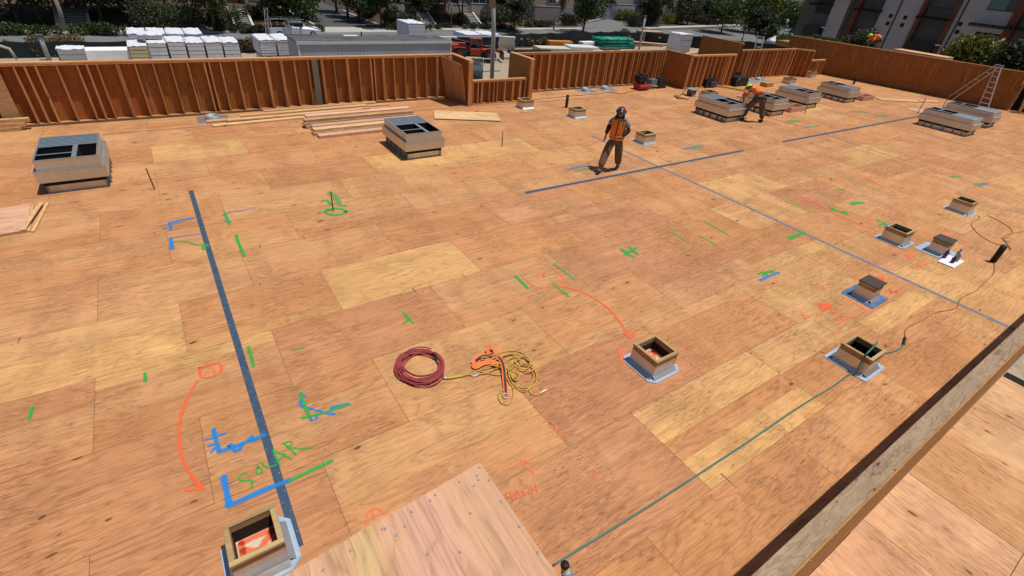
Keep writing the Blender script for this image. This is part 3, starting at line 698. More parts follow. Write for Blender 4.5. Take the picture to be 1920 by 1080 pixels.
# the near two of the right group carry white strapping
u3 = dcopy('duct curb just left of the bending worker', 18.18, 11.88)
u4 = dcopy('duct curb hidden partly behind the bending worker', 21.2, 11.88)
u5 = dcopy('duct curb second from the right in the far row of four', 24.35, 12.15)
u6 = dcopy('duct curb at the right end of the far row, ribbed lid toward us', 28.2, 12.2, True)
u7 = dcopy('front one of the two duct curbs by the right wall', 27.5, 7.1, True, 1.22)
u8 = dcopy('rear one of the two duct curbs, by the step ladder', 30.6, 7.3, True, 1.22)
WHT = mat_plain('white_strap', (.8, .8, .78), .6)
for u, fl in ((u3, 0), (u4, 0), (u5, 0), (u6, 1), (u7, 1), (u8, 1)):
    hd = .75*u.scale.y; s = MB()
    y = -hd-.06; s.span(-.56, .56, -.002, .002, .47, .492)
    s.span(-.562, -.558, -.0, .14, .47, .492)
    o = s.build('tie_strap', WHT, None); o.parent = u; o.location = (0, (.818 if fl else -.818), 0)
    if fl: o.rotation_euler = (0, 0, math.pi)
# plywood frame boxes beside the curbs
def frame_box(label, x, y):
    t = thing('frame_box', label, 'wooden frame', (x, y, 0), 0, 'open timber frames beside the duct curbs')
    MB().span(-.6, .6, -.25, -.21, .002, .2).build('side', LUMP, t); MB().span(-.6, .6, .21, .25, .002, .2).build('side', LUMP, t)
    MB().span(-.6, -.56, -.209, .209, .002, .2).build('side', LUMP, t); MB().span(.56, .6, -.209, .209, .002, .2).build('side', LUMP, t)
frame_box('open timber frame between the third and second duct curb of the far row', 22.95, 11.45); frame_box('open timber frame right of the far row of duct curbs', 29.9, 11.62)

# ---------------------------------------------------------------- small skylight / vent curbs
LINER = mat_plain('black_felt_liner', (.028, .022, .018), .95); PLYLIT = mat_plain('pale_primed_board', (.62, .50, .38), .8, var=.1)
def small_curb(label, x, y, lid=False, w_=.43, h=.275, fl=.095, rz=0, d_=.43, flash=None, cut=.08, paint=False):
    t = thing('vent_curb', label, 'vent curb', (x, y, 0), rz, 'small wooden vent curbs with flashing')
    hw, hd = w_/2, d_/2; th = .038
    # flashing sheet, chamfered corners, low upturned apron
    f = hw+fl; g = hd+fl; mb = MB()
    mb.poly([(-f+cut, -g, .0085), (f-cut, -g, .0085), (f, -g+cut, .0085), (f, g-cut, .0085), (f-cut, g, .0085), (-f+cut, g, .0085), (-f, g-cut, .0085), (-f, -g+cut, .0085)])
    P = [(-f+cut, -g), (f-cut, -g), (f, -g+cut), (f, g-cut), (f-cut, g), (-f+cut, g), (-f, g-cut), (-f, -g+cut)]
    for i in range(8):
        a, b = P[i], P[(i+1) % 8]; mb.quad((*a, .0), (*b, .0), (*b, .012), (*a, .012))
        ai = (a[0]*.93, a[1]*.93); bi = (b[0]*.93, b[1]*.93); mb.quad((*a, .012), (*b, .012), (*bi, .0087), (*ai, .0087))
    mb.build('flashing', flash or FLASH, t)
    mb = MB()   # metal skirt up the sides
    e = .004; zz = h*.42; k = .05
    for (p, q, n_) in [((-hw-e, -hd-e), (hw+e, -hd-e), (0, -1)), ((hw+e, -hd-e), (hw+e, hd+e), (1, 0)), ((hw+e, hd+e), (-hw-e, hd+e), (0, 1)), ((-hw-e, hd+e), (-hw-e, -hd-e), (-1, 0))]:
        mb.quad((p[0]+n_[0]*k, p[1]+n_[1]*k, .0098), (q[0]+n_[0]*k, q[1]+n_[1]*k, .0098), (*q, .05), (*p, .05))
        mb.quad((*p, .05), (*q, .05), (*q, h*.8), (*p, h*.8))
    mb.build('skirt', GALVB, t)
    MB().span(-hw, hw, -hd, -hd+th, .01, h).build('side_board', CURBV, t); MB().span(-hw, hw, hd-th, hd, .01, h).build('side_board', CURBV, t)
    MB().span(-hw, -hw+th, -hd+th, hd-th, .01, h).build('side_board', CURBV, t); MB().span(hw-th, hw, -hd+th, hd-th, .01, h).build('side_board', CURBV, t)
    s = .008
    MB().span(-hw-s, hw+s, -hd-s, -hd+th, h+.0005, h+.036).build('rim_board', CURBW, t, bevel=.003); MB().span(-hw-s, hw+s, hd-th, hd+s, h+.0005, h+.036).build('rim_board', CURBW, t, bevel=.003)
    MB().span(-hw-s, -hw+th, -hd+th+.001, hd-th-.001, h+.0005, h+.0355).build('rim_board', CURBW, t, bevel=.003); MB().span(hw-th, hw+s, -hd+th+.001, hd-th-.001, h+.0005, h+.0355).build('rim_board', CURBW, t, bevel=.003)
    if lid: MB().box((0, 0, h+.045), (w_+.04, d_+.04, .016)).build('lid', mat_plain('dark_lid', (.06, .045, .032), .7, var=.3), t)
    else:
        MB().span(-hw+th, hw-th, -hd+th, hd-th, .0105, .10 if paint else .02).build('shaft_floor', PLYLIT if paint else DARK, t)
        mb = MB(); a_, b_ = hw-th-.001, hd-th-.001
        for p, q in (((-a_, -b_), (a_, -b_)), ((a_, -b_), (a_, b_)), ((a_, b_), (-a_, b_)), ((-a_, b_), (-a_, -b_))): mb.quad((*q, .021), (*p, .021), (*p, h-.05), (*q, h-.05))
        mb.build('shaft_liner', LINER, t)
        if paint:
            mb = MB(); r = .125
            for p, q in (((-r, -r), (r, -r)), ((r, -r), (r, r)), ((r, r), (-r, r)), ((-r, r), (-r, -r)), ((-r, r*.4), (0, -r*.2)), ((0, -r*.2), (r, r*.8))): ribbon(mb, [Vector((*p, 0)), Vector((*q, 0))], .075, .103)
            mb.build('spray_mark', MARK['o'], t)
    return t
def corner_to_center(px, py, w_=.43, d_=.43): p = at(px, py); return p.x, p.y
q = at(417, 988, .34), at(510.4, 943.7, .34), at(533.3, 1016.3, .34), at(433.3, 1062.2, .34)
cx = sum(p.x for p in q)/4; cy = sum(p.y for p in q)/4
small_curb('vent curb with orange painted inside at the bottom left, end of the long strap', cx, cy, w_=abs(q[1].x-q[0].x), d_=abs(q[0].y-q[3].y), h=.31, cut=.09, paint=True)
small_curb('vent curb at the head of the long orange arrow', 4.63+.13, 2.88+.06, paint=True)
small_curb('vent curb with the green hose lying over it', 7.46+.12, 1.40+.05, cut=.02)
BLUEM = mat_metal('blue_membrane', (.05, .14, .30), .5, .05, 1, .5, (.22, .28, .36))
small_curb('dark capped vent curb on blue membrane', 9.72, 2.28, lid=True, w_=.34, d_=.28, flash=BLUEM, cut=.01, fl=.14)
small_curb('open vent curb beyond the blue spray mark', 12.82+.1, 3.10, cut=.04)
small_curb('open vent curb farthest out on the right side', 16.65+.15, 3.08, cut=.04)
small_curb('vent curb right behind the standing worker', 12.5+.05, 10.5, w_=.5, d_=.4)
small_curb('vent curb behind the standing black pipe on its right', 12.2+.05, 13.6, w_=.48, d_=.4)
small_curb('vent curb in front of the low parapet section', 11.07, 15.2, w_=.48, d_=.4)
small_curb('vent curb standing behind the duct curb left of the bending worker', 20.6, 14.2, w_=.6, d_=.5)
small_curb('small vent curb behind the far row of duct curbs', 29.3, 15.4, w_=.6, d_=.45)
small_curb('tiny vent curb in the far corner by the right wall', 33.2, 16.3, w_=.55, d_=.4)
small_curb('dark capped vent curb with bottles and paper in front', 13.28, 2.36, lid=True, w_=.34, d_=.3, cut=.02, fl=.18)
# bottles and paper in front of the capped curb
o = MB().span(-.3, .3, -.2, .1, .014, .018).build('paper_sheet', mat_plain('white_paper', (.72, .70, .78), .8, var=.05), None, loc=(13.02, 2.06, 0)); tag(o, 'white paper sheet with bottles standing on it', 'paper')
def bottle(label, x, y, col, cap, h=.22):
    t = thing('bottle', label, 'bottle', (x, y, .018), 0, 'bottles beside the capped vent curb')
    MB().lathe([(0, 0), (.034, 0), (.036, .02), (.036, h*.62), (.014, h*.85), (.014, h*.9)], n=12).build('body', col, t, True)
    MB().lathe([(.016, h*.88), (.017, h), (0, h)], n=12).build('cap', cap, t, True)
cl = mat_plain('clear_grey_plastic', (.35, .37, .37), .2); rd = mat_plain('dark_red_plastic', (.12, .01, .02), .3); pp = mat_plain('purple_plastic', (.09, .06, .16), .4)
bottle('purple bottle with a green cap on the paper', 13.05, 2.16, pp, mat_plain('green_cap', (.02, .35, .12), .5)); bottle('clear bottle with a blue cap on the paper', 13.28, 2.02, cl, mat_plain('blue_cap', (.02, .12, .45), .5))
bottle('dark red bottle nearest on the paper', 12.95, 1.98, rd, BLACK, .16); bottle('clear bottle in the middle of the paper', 13.12, 1.96, cl, WHT, .2)

# ---------------------------------------------------------------- pipes and rods
def rod(label, px, py, h, r, mat, name='steel_rod', lean=(0, 0)):
    p = at(px, py); o = MB().tube([(0, 0, 0), (lean[0], lean[1], h)], r, 8).build(name, mat, None, True, loc=(p.x, p.y, 0)); tag(o, label, name.replace('_', ' ')); return o
RUST = mat_plain('rusty_rod', (.09, .035, .015), .8)
rod('rusty rod standing right of the leftmost duct curb', 290, 355, .46, .012, RUST, lean=(-.02, 0)); rod('rusty rod standing inside the green sprayed ring', 625, 395, .42, .012, RUST)
rod('thin rusty rod beside the flat pale plank', 941, 276, .45, .012, RUST); rod('thin rod leaning beside the third duct curb of the far row', 1508, 213, .5, .014, RUST); rod('thin rod left of the two duct curbs near the ladder', 1720, 213, .7, .016, RUST, lean=(.05, 0)); rod('thin rod between the two duct curbs near the ladder', 1768, 200, .6, .016, RUST)
rod('thin rod at the feet of the bending worker', 1429, 226, .35, .012, RUST)
PIPE = mat_plain('black_abs_pipe', (.012, .011, .012), .45)
rod('short black pipe standing between two vent curbs', 1061.5, 202, .47, .055, PIPE, 'black_pipe'); rod('short black pipe standing beside the yellow hose at the right', 1861, 491, .40, .058, PIPE, 'black_pipe')
rod('black pipe standing at the foot of the right wall', 1600, 158, .4, .06, PIPE, 'black_pipe')
def roof_drain(label, x, y, r=.2):
    t = thing('roof_drain', label, 'roof vent', (x, y, 0), 0, 'low round roof vents with flashing')
    MB().span(-r*2, r*2, -r*1.6, r*1.6, .002, .006).build('flashing', GALV, t)
    MB().lathe([(r*1.1, .006), (r, .03), (r, .11), (r*.85, .11), (r*.85, .02), (0, .02)], n=20).build('collar', GALVD, t, True)
roof_drain('round roof vent beside the left parapet', 1.0, 16.7); roof_drain('left one of two round vents by the middle parapet', 15.5, 16.8, .22); roof_drain('right one of two round vents by the middle parapet', 16.7, 16.85, .22)
roof_drain('left one of two far round vents', 27.0, 16.4, .24); roof_drain('right one of two far round vents', 28.1, 16.45, .24)

# ---------------------------------------------------------------- lumber on the deck
def board(label, a, b, wd, ht, z, mat, grp, a_px=True, name='lumber_board'):
    A = at(*a) if a_px else Vector((*a, 0)); B = at(*b) if a_px else Vector((*b, 0))
    L = (B-A).length; ang = math.atan2(B.y-A.y, B.x-A.x)
    o = MB().box((L/2, 0, ht/2), (L, wd, ht)).build(name, mat, None, bevel=.003); o.location = (A.x, A.y, z); o.rotation_euler = (0, 0, ang)
    return tag(o, label, 'board', grp)
GL = 'boards of the pink lumber pile'
base = [(3.34, 14.12, 3.1), (3.30, 14.42, 3.2), (3.28, 14.74, 3.3), (3.26, 15.08, 3.4), (3.3, 15.45, 3.3)]
lab1 = ['nearest bottom board of the pink lumber pile', 'second bottom board of the pink lumber pile', 'third bottom board of the pink lumber pile', 'fourth bottom board of the pink lumber pile', 'farthest bottom board of the pink lumber pile']
for i, (x, y, L) in enumerate(base):
    for k in range(1+(i > 0)+(i > 2)):
        lb = lab1[i] if k == 0 else ['upper', 'topmost'][k-1]+' board lying over the '+['', 'second', 'third', 'fourth', 'farthest'][i]+' bottom board of the pink pile'
        dx = random.uniform(-.15, .1)
        board(lb, (x+dx, y+.04*k), (x+dx+L, y+.04*k+.06), .235, .075, k*.077+.002, [LUMP, LUMP, LUM][(i+k) % 3], GL, False)
GB = 'long pale boards along the left parapet'
for i, (x0, y0, x1, y1, k) in enumerate([(.9, 15.95, 5.0, 16.2, 0), (1.3, 16.2, 5.3, 16.35, 1), (.8, 16.4, 5.6, 16.6, 0), (1.7, 16.55, 5.6, 16.75, 1), (2.2, 16.75, 6.4, 16.85, 0), (2.4, 16.9, 6.0, 17.02, 1)]):
    board(['front lower', 'front upper', 'middle lower', 'middle upper', 'back lower', 'back upper'][i]+' long pale board along the left parapet', (x0, y0), (x1, y1), .19, .04, .002+k*.05, LUM, GB, False)
for i in range(3): board(['lower', 'middle', 'top'][i]+' short timber at the left picture edge by the parapet', (-6.0, 17.0+.03*i), (-3.2+.1*i, 16.95+.03*i), .14, .09, .002+i*.092, LUM, 'short timbers at the left edge', False)
o = ply_box('pale_plank', (2.2, .95, .018), PLYF, None, (.66, .44, .22), 'x', Matrix.Rotation(-.42, 3, 'Z'), (8.35, 14.75, .03)); tag(o, 'flat pale plywood plank lying right of the second duct curb', 'plank')
o = ply_box('leaning_sheet', (1.1, .016, 1.55), SHEATH, None, (.40, .205, .10), 'z', Matrix.Rotation(-1.38, 3, 'Z') @ Matrix.Rotation(.30, 3, 'X') @ Matrix.Rotation(.12, 3, 'Y'), (8.78, 16.5, .74)); tag(o, 'brown plywood sheet leaning on the short parapet return', 'plywood sheet')
# sheet pile at the left edge
for i, (dx, tn) in enumerate([(0, (.60, .36, .16)), (.03, (.62, .35, .22))]):
    o = ply_box('sheet_panel', (1.6, 1.18, .02), PLYF, None, tn, 'x', Matrix.Rotation(.04, 3, 'Z'), (-3.36-dx, 11.22, .014+.022*i)); tag(o, ['bottom', 'top'][i]+' panel of the low sheet pile at the left picture edge', 'plywood sheet', 'low sheet pile')
board('thin offcut strip lying on the sheet pile', (-2.62, 10.66), (-2.46, 11.8), .07, .02, .048, LUM, None, False, 'offcut_strip'); board('thin offcut strip beside the sheet pile', (-2.50, 10.62), (-2.38, 11.85), .05, .03, .003, LUM, None, False, 'offcut_strip')
board('flat board lying near the right wall', (30.9, 11.3), (33.2, 10.3), .5, .04, .002, LUM, None, False, 'flat_board'); board('short board beside the flat board near the right wall', (33.4, 10.3), (34.4, 9.8), .25, .05, .002, LUMP, None, False, 'flat_board')
board('pale sheet lying behind the two right duct curbs', (30.0, 9.3), (32.6, 8.6), .8, .02, .002, LUMP, None, False, 'flat_board')
board('small board lying by the far stud parapet', (26.5, 15.2), (27.1, 15.2), .4, .2, .002, BEAMF, None, False, 'timber_block')

# ---------------------------------------------------------------- hoses
def hose(name, label, cat, pts, r, mat, n=8, sub=6, parent=None):
    """Catmull-Rom through the points"""
    P = [Vector(p) for p in pts]; P = [P[0]*2-P[1]]+P+[P[-1]*2-P[-2]]; Q = []
    for i in range(1, len(P)-2):
        for k in range(sub):
            u = k/sub; a, b, c, d = P[i-1:i+3]
            Q.append(.5*((2*b)+(c-a)*u+(2*a-5*b+4*c-d)*u*u+(3*b-a-3*c+d)*u**3))
    Q.append(P[-2])
    o = MB().tube(Q, r, n).build(name, mat, parent, True)
    if label: tag(o, label, cat)
    return o
G = lambda x, y, z=.008: at(x, y, z)
hose('green_hose', 'green hose running from the bottom edge over the curb', 'hose', [G(1037, 1060), G(1090, 1027), G(1180, 972), G(1290, 902), G(1400, 830), G(1500, 762), G(1562, 724), G(1593, 702), (7.26, 1.30, .03), (7.325, 1.33, .22), (7.35, 1.335, .362), (7.42, 1.34, .374), (7.62, 1.36, .366), (7.79, 1.385, .372), (7.86, 1.39, .22), (7.97, 1.38, .03), G(1672, 660), G(1685, 655), G(1694, 646), G(1697, 636)], .0115, GREENHOSE)
hose('yellow_hose', 'olive yellow air hose winding up the right side of the deck', 'hose', [G(1697, 634), G(1697, 622), G(1706, 611), G(1730, 601), G(1752, 587), G(1775, 582), G(1794, 577), G(1798, 565), G(1805, 557), G(1830, 545), G(1848, 527), G(1862, 515), G(1865, 500), G(1863, 492)], .008, YELHOSE)
hose('yellow_hose', 'looped yellow hose behind the black pipe at the right', 'hose', [G(1894, 469), G(1888, 455), G(1880, 447), G(1883, 443), G(1900, 437), G(1918, 434)], .008, YELHOSE)
hose('yellow_hose', 'wide loop of yellow hose right of the farthest open vent curb', 'hose', [G(1834, 404), G(1836, 410), G(1822, 418), G(1828, 432), G(1845, 446), G(1870, 458), G(1889, 459), G(1896, 468)], .008, YELHOSE)
hose('yellow_hose', 'upper stretch of yellow hose at the right picture edge', 'hose', [G(1852, 404), G(1880, 418), G(1898, 433), G(1890, 445), G(1879, 447), G(1890, 458)], .008, YELHOSE)
hose('hose_connector', 'dark brass connector joining the green and yellow hoses', 'connector', [G(1694, 646, .015), G(1697, 633, .015)], .02, BLACK)
hose('air_hose', 'thin dark air hose lying in front of the middle parapet', 'hose', [G(1000, 187), G(1060, 181), G(1110, 177), G(1150, 173), G(1165, 176), G(1190, 170), G(1215, 168)], .012, RUST)
# red hose coil
c = at(788, 690); rt = thing('hose_coil', 'coiled dark red air hose lying on pale plywood', 'hose coil', (c.x, c.y, 0)); rnd = random.Random(5); pts = []
RX = .335
for i in range(15*26):
    a = 2*math.pi*i/26+.6; lap = i/26
    r1 = RX*(1-.22*abs(math.sin(lap*1.9)))+.012*math.sin(a*2+lap*2)
    ox = .03*math.sin(lap*2.3); oy = .035*math.cos(lap*1.7)
    pts.append((ox+r1*math.cos(a)*.97, oy+r1*math.sin(a)*1.05, .012+.03*(.5+.5*math.sin(lap*2.7+a*.5))+.018*(lap % 3)/3))
MB().tube(pts, .0095, 7).build('hose', REDHOSE, rt, True)
pts = [(-.20+.02*math.cos(a*5), .1-.1*a, .014) for a in [0]]+[(-.21, .16, .04), (-.19, .05, .014), (-.12, -.10, .012), (.0, -.17, .012), (.14, -.18, .02), (.25, -.14, .04)]
hose('loose_end', None, None, pts, .0095, REDHOSE, parent=rt)
MB().tube([(.235, .13, .05), (.25, .09, .055), (.255, .04, .055), (.25, -.02, .05)], .014, 8).build('coupling', BLACK, rt, True); MB().tube([(.245, -.01, .05), (.235, -.06, .03)], .009, 8).build('plug', ALU, rt, True)
# rope, lanyard and webbing
def PZ(x, y, z=.01): p = at(720+x/6, 630+y/6); return Vector((p.x, p.y, z))
c = PZ(1300, 350); rp = thing('safety_rope', 'tangled yellow lifeline rope with orange webbing strap', 'rope', (c.x, c.y, 0)); sh = Vector((c.x, c.y, 0))
ROPE = NT('yellow_rope'); tc = ROPE.node('ShaderNodeTexCoord').outputs['Object']; wv = ROPE.node('ShaderNodeTexWave', {'Scale': 30.0, 'Distortion': 1.0}); ROPE.put(wv.inputs['Vector'], tc)
ROPE.put(ROPE.b.inputs['Base Color'], ROPE.ramp(wv.outputs['Fac'], [(.2, (.34, .20, .03)), (.6, (.72, .47, .09))])); ROPE.b.inputs['Roughness'].default_value = .8; ROPE.bump(wv.outputs['Fac'], .6, .004)
rl = [[(690, 490, .02), (760, 480, .02), (850, 465, .02), (940, 450, .02), (1010, 445, .02), (1150, 430, .02), (1300, 370, .03), (1450, 360, .04), (1600, 340, .03), (1690, 400, .02), (1720, 480, .012), (1690, 560, .012), (1600, 610, .012), (1500, 600, .012), (1420, 550, .012), (1380, 470, .02), (1360, 380, .03), (1390, 300, .04), (1480, 250, .03), (1580, 260, .03), (1640, 320, .03)],
      [(940, 440, .012), (980, 405, .012), (1060, 400, .012), (1170, 430, .012), (1310, 450, .02), (1420, 400, .04), (1500, 420, .05), (1520, 470, .04), (1480, 520, .03), (1430, 460, .04)],
      [(1260, 220, .012), (1330, 190, .012), (1440, 175, .012), (1540, 190, .012), (1600, 240, .012), (1640, 310, .02), (1680, 380, .04), (1640, 430, .05), (1550, 400, .05), (1480, 330, .05), (1500, 260, .04), (1590, 250, .04), (1640, 330, .05), (1600, 400, .05), (1500, 390, .05), (1400, 310, .05), (1330, 290, .05), (1240, 260, .05), (1200, 300, .04), (1220, 350, .04), (1300, 380, .05), (1420, 390, .05)],
      [(1360, 600, .012), (1300, 640, .012), (1290, 700, .012), (1320, 760, .012), (1380, 780, .012), (1430, 750, .012), (1455, 670, .012), (1450, 590, .012), (1400, 520, .02), (1370, 440, .04), (1400, 360, .05), (1500, 300, .05), (1560, 250, .05)],
      [(1680, 370, .03), (1710, 440, .02), (1715, 520, .012), (1670, 570, .012), (1580, 590, .012), (1480, 570, .012), (1420, 500, .02), (1400, 420, .05), (1450, 380, .05)],
      [(1640, 570, .012), (1630, 610, .012), (1660, 660, .012), (1710, 675, .012), (1760, 650, .012)],
      [(1090, 300, .04), (1120, 275, .06), (1180, 290, .06), (1200, 330, .06), (1260, 300, .06), (1330, 260, .05), (1400, 230, .04), (1480, 215, .03), (1560, 240, .03)],
      [(1100, 390, .05), (1200, 370, .06), (1300, 350, .06), (1400, 420, .06), (1480, 470, .05), (1500, 510, .03), (1450, 500, .03), (1420, 440, .05)],
      [(1340, 250, .03), (1400, 215, .02), (1480, 240, .03), (1530, 300, .05), (1580, 350, .06), (1650, 350, .05), (1690, 370, .03)],
      [(1500, 590, .012), (1540, 630, .012), (1600, 625, .012), (1640, 570, .012), (1680, 480, .012), (1670, 420, .03)]]
for st in rl: hose('rope', None, None, [PZ(x, y, z)-sh for x, y, z in st], .0085, ROPE.m, 6, 6, rp)
def web(strip, wd, mat, nm):
    mb = MB(); P = [PZ(x, y, z)-sh for x, y, z in strip]; Q = []
    P = [P[0]*2-P[1]]+P+[P[-1]*2-P[-2]]
    for i in range(1, len(P)-2):
        for k in range(5):
            u = k/5; a, b, c_, d = P[i-1:i+3]; Q.append(.5*((2*b)+(c_-a)*u+(2*a-5*b+4*c_-d)*u*u+(3*b-a-3*c_+d)*u**3))
    Q.append(P[-2])
    for i in range(len(Q)-1):
        t0 = (Q[i+1]-Q[max(i-1, 0)]).normalized(); t1 = (Q[min(i+2, len(Q)-1)]-Q[i]).normalized()
        s0 = Vector((-t0.y, t0.x, .25)).normalized()*wd/2; s1 = Vector((-t1.y, t1.x, .25)).normalized()*wd/2
        mb.quad(Q[i]-s0, Q[i+1]-s1, Q[i+1]+s1, Q[i]+s0)
    o = mb.build(nm, mat, rp); m = o.modifiers.new('thick', 'SOLIDIFY'); m.thickness = .004; return o
web([(1000, 330, .03), (1020, 290, .05), (1100, 250, .05), (1180, 240, .05), (1240, 230, .06), (1245, 185, .08), (1200, 160, .09), (1165, 185, .07), (1170, 220, .05)], .05, ORG, 'webbing')
web([(1030, 300, .052), (1100, 256, .054), (1180, 244, .055), (1235, 228, .064)], .02, PURP, 'webbing_stripe')
web([(1000, 330, .03), (1030, 370, .04), (1100, 340, .05), (1200, 330, .06), (1290, 350, .055)], .07, ORG, 'webbing')
web([(1260, 250, .05), (1310, 310, .07), (1340, 400, .065), (1350, 500, .04), (1362, 600, .03), (1364, 655, .02)], .055, ORG, 'webbing')
web([(1270, 262, .056), (1316, 316, .076), (1345, 404, .071), (1356, 500, .046), (1366, 600, .036), (1368, 650, .026)], .026, PURP, 'webbing_stripe')
p = PZ(1363, 685, .018)-sh; mb = MB(); mb.tube([(p.x+.033*math.cos(a), p.y+.038*math.sin(a), .02) for a in [i*math.pi/9 for i in range(18)]], .006, 8, closed=True); mb.build('steel_ring', ALU, rp, True)
hose('carabiner', None, None, [PZ(x, y, .03)-sh for x, y in ((990, 430), (1040, 425), (1075, 440), (1040, 460), (985, 462), (975, 445))], .006, ALU, 6, 4, rp)
hose('rope_tag', None, None, [PZ(x, y, .014)-sh for x, y in ((1755, 650), (1825, 612))], .011, WHT, 6, 2, rp)
hose('lanyard_sleeve', None, None, [PZ(x, y, .02)-sh for x, y in ((705, 488), (760, 482), (840, 468), (880, 462))], .014, mat_plain('yellow_green_sleeve', (.52, .42, .07), .8), 8, 3, rp)
hose('swivel', None, None, [PZ(x, y, .02)-sh for x, y in ((668, 482), (706, 486))], .02, ALU, 8, 2, rp)

# tool knob at the bottom edge (near, above the deck)
p = at(1064, 1080, 1.9); t = thing('line_reel', 'black and yellow knob with clear steel collar at the bottom edge', 'tool', p)
MT = (Vector((0, 0, CH))-p).normalized(); MR = Vector((-.05, .45, .9)).to_track_quat('Z', 'Y').to_matrix()
MB().lathe([(0, .085), (.020, .085), (.024, .078), (.024, .062), (.019, .058)], n=20, M=MR).build('knob', BLACK, t, True)
MB().lathe([(.0185, .058), (.0185, .04)], n=20, M=MR).build('yellow_band', mat_plain('yellow_band', (.75, .5, .03), .5), t, True)
MB().lathe([(.019, .04), (.028, .036), (.031, .025), (.031, .0), (.030, -.08), (.034, -.2)], n=20, M=MR).build('collar', GALVD, t, True)
MB().lathe([(.034, -.2), (.03, -1.9)], n=12, M=Matrix.Identity(3)).build('rod', ALU, t, True)

# ================================================================ people
def skin_mesh(name, V, E_, R, mat, parent, sub=2, root=0):
    me = bpy.data.meshes.new(name+'_cage'); me.from_pydata([tuple(v) for v in V], E_, []); me.update()
    o = bpy.data.objects.new(name+'_cage', me); COL.objects.link(o)
    m = o.modifiers.new('skin', 'SKIN'); m.use_smooth_shade = True; m.branch_smoothing = .6
    s = o.modifiers.new('sub', 'SUBSURF'); s.levels = s.render_levels = sub
    for i, sv in enumerate(me.skin_vertices[0].data):
        r = R[i]; sv.radius = r if isinstance(r, tuple) else (r, r); sv.use_root = (i == root)
    bpy.context.view_layer.update()
    dg = bpy.context.evaluated_depsgraph_get(); nm = bpy.data.meshes.new_from_object(o.evaluated_get(dg)); nm.name = name
    bpy.data.objects.remove(o); bpy.data.meshes.remove(me)
    nm.materials.clear(); nm.materials.append(mat); nm.polygons.foreach_set('use_smooth', [True]*len(nm.polygons))
    ob = bpy.data.objects.new(name, nm); COL.objects.link(ob); ob.parent = parent
    return ob
SKIN = mat_plain('skin', (.32, .16, .095), .55, var=.08); TROUS = mat_plain('brown_work_trousers', (.15, .09, .055), .85, var=.3, bump=.4)
JEAN = mat_plain('dusty_trousers', (.11, .075, .055), .85, var=.35, bump=.4)
SHIRTG = mat_plain('grey_shirt', (.17, .19, .22), .85, var=.2, bump=.3); HELM = mat_plain('brown_hard_hat', (.075, .035, .03), .35, var=.1, spec=.5); BOOT = mat_plain('tan_boot', (.16, .12, .09), .85, bump=.3)
HOOD = mat_plain('dark_neck_cape', (.022, .018, .022), .85, bump=.3); LIME = mat_plain('lime_hard_hat', (.55, .70, .04), .4, var=.1); REDSH = mat_plain('orange_shirt', (.95, .17, .05), .8, bump=.3)
def vest_mat():
    t = NT('orange_safety_vest'); tc = t.node('ShaderNodeTexCoord').outputs['Object']; s = t.node('ShaderNodeSeparateXYZ'); t.put(s.inputs[0], tc)
    X, Y, Z = s.outputs; ab = t.math('ABSOLUTE', X)
    def rng(v, a, b): return t.math('MULTIPLY', t.math('GREATER_THAN', v, a), t.math('LESS_THAN', v, b))
    y = t.math('MAXIMUM', t.math('MULTIPLY', rng(ab, .085, .15), t.math('GREATER_THAN', Z, 1.22)), rng(Z, .90, .97))
    g = t.math('MAXIMUM', t.math('MULTIPLY', rng(ab, .10, .135), t.math('GREATER_THAN', Z, 1.22)), rng(Z, .915, .955))
    zp = t.math('MULTIPLY', t.math('LESS_THAN', ab, .012), t.math('GREATER_THAN', Y, 0))
    n = t.noise(tc, 14, 3, .6)
    c = t.mix(n, (.92, .15, .015), (1.0, .27, .04)); c = t.mix(y, c, (.85, .45, .05)); c = t.mix(g, c, (.16, .15, .12)); c = t.mix(zp, c, (.03, .015, .02))
    t.put(t.b.inputs['Base Color'], c); t.b.inputs['Roughness'].default_value = .8; t.bump(n, .5, .02)
    return t.m
VEST = vest_mat()
def hand(V, E_, R, wi, d, side):
    """palm and five bent fingers growing out of wrist vertex wi along d"""
    d = Vector(d).normalized(); u = Vector(side).normalized(); u = (u-d*u.dot(d)).normalized(); n = d.cross(u)
    w0 = Vector(V[wi]); V.append(w0+d*.07); R.append((.038, .018)); pi = len(V)-1; E_.append((wi, pi))
    for k, (o, L) in enumerate([(-.03, .065), (-.01, .078), (.01, .072), (.03, .055)]):
        a = w0+d*.105+u*o; b = a+d*L*.5+n*.012; c = b+d*L*.35+n*.03
        i0 = len(V); V += [a, b, c]; R += [.010, .009, .007]; E_ += [(pi, i0), (i0, i0+1), (i0+1, i0+2)]
    a = w0+d*.045-u*.04; b = a+d*.03-u*.02+n*.02; i0 = len(V); V += [a, b]; R += [.011, .008]; E_ += [(wi, i0), (i0, i0+1)]
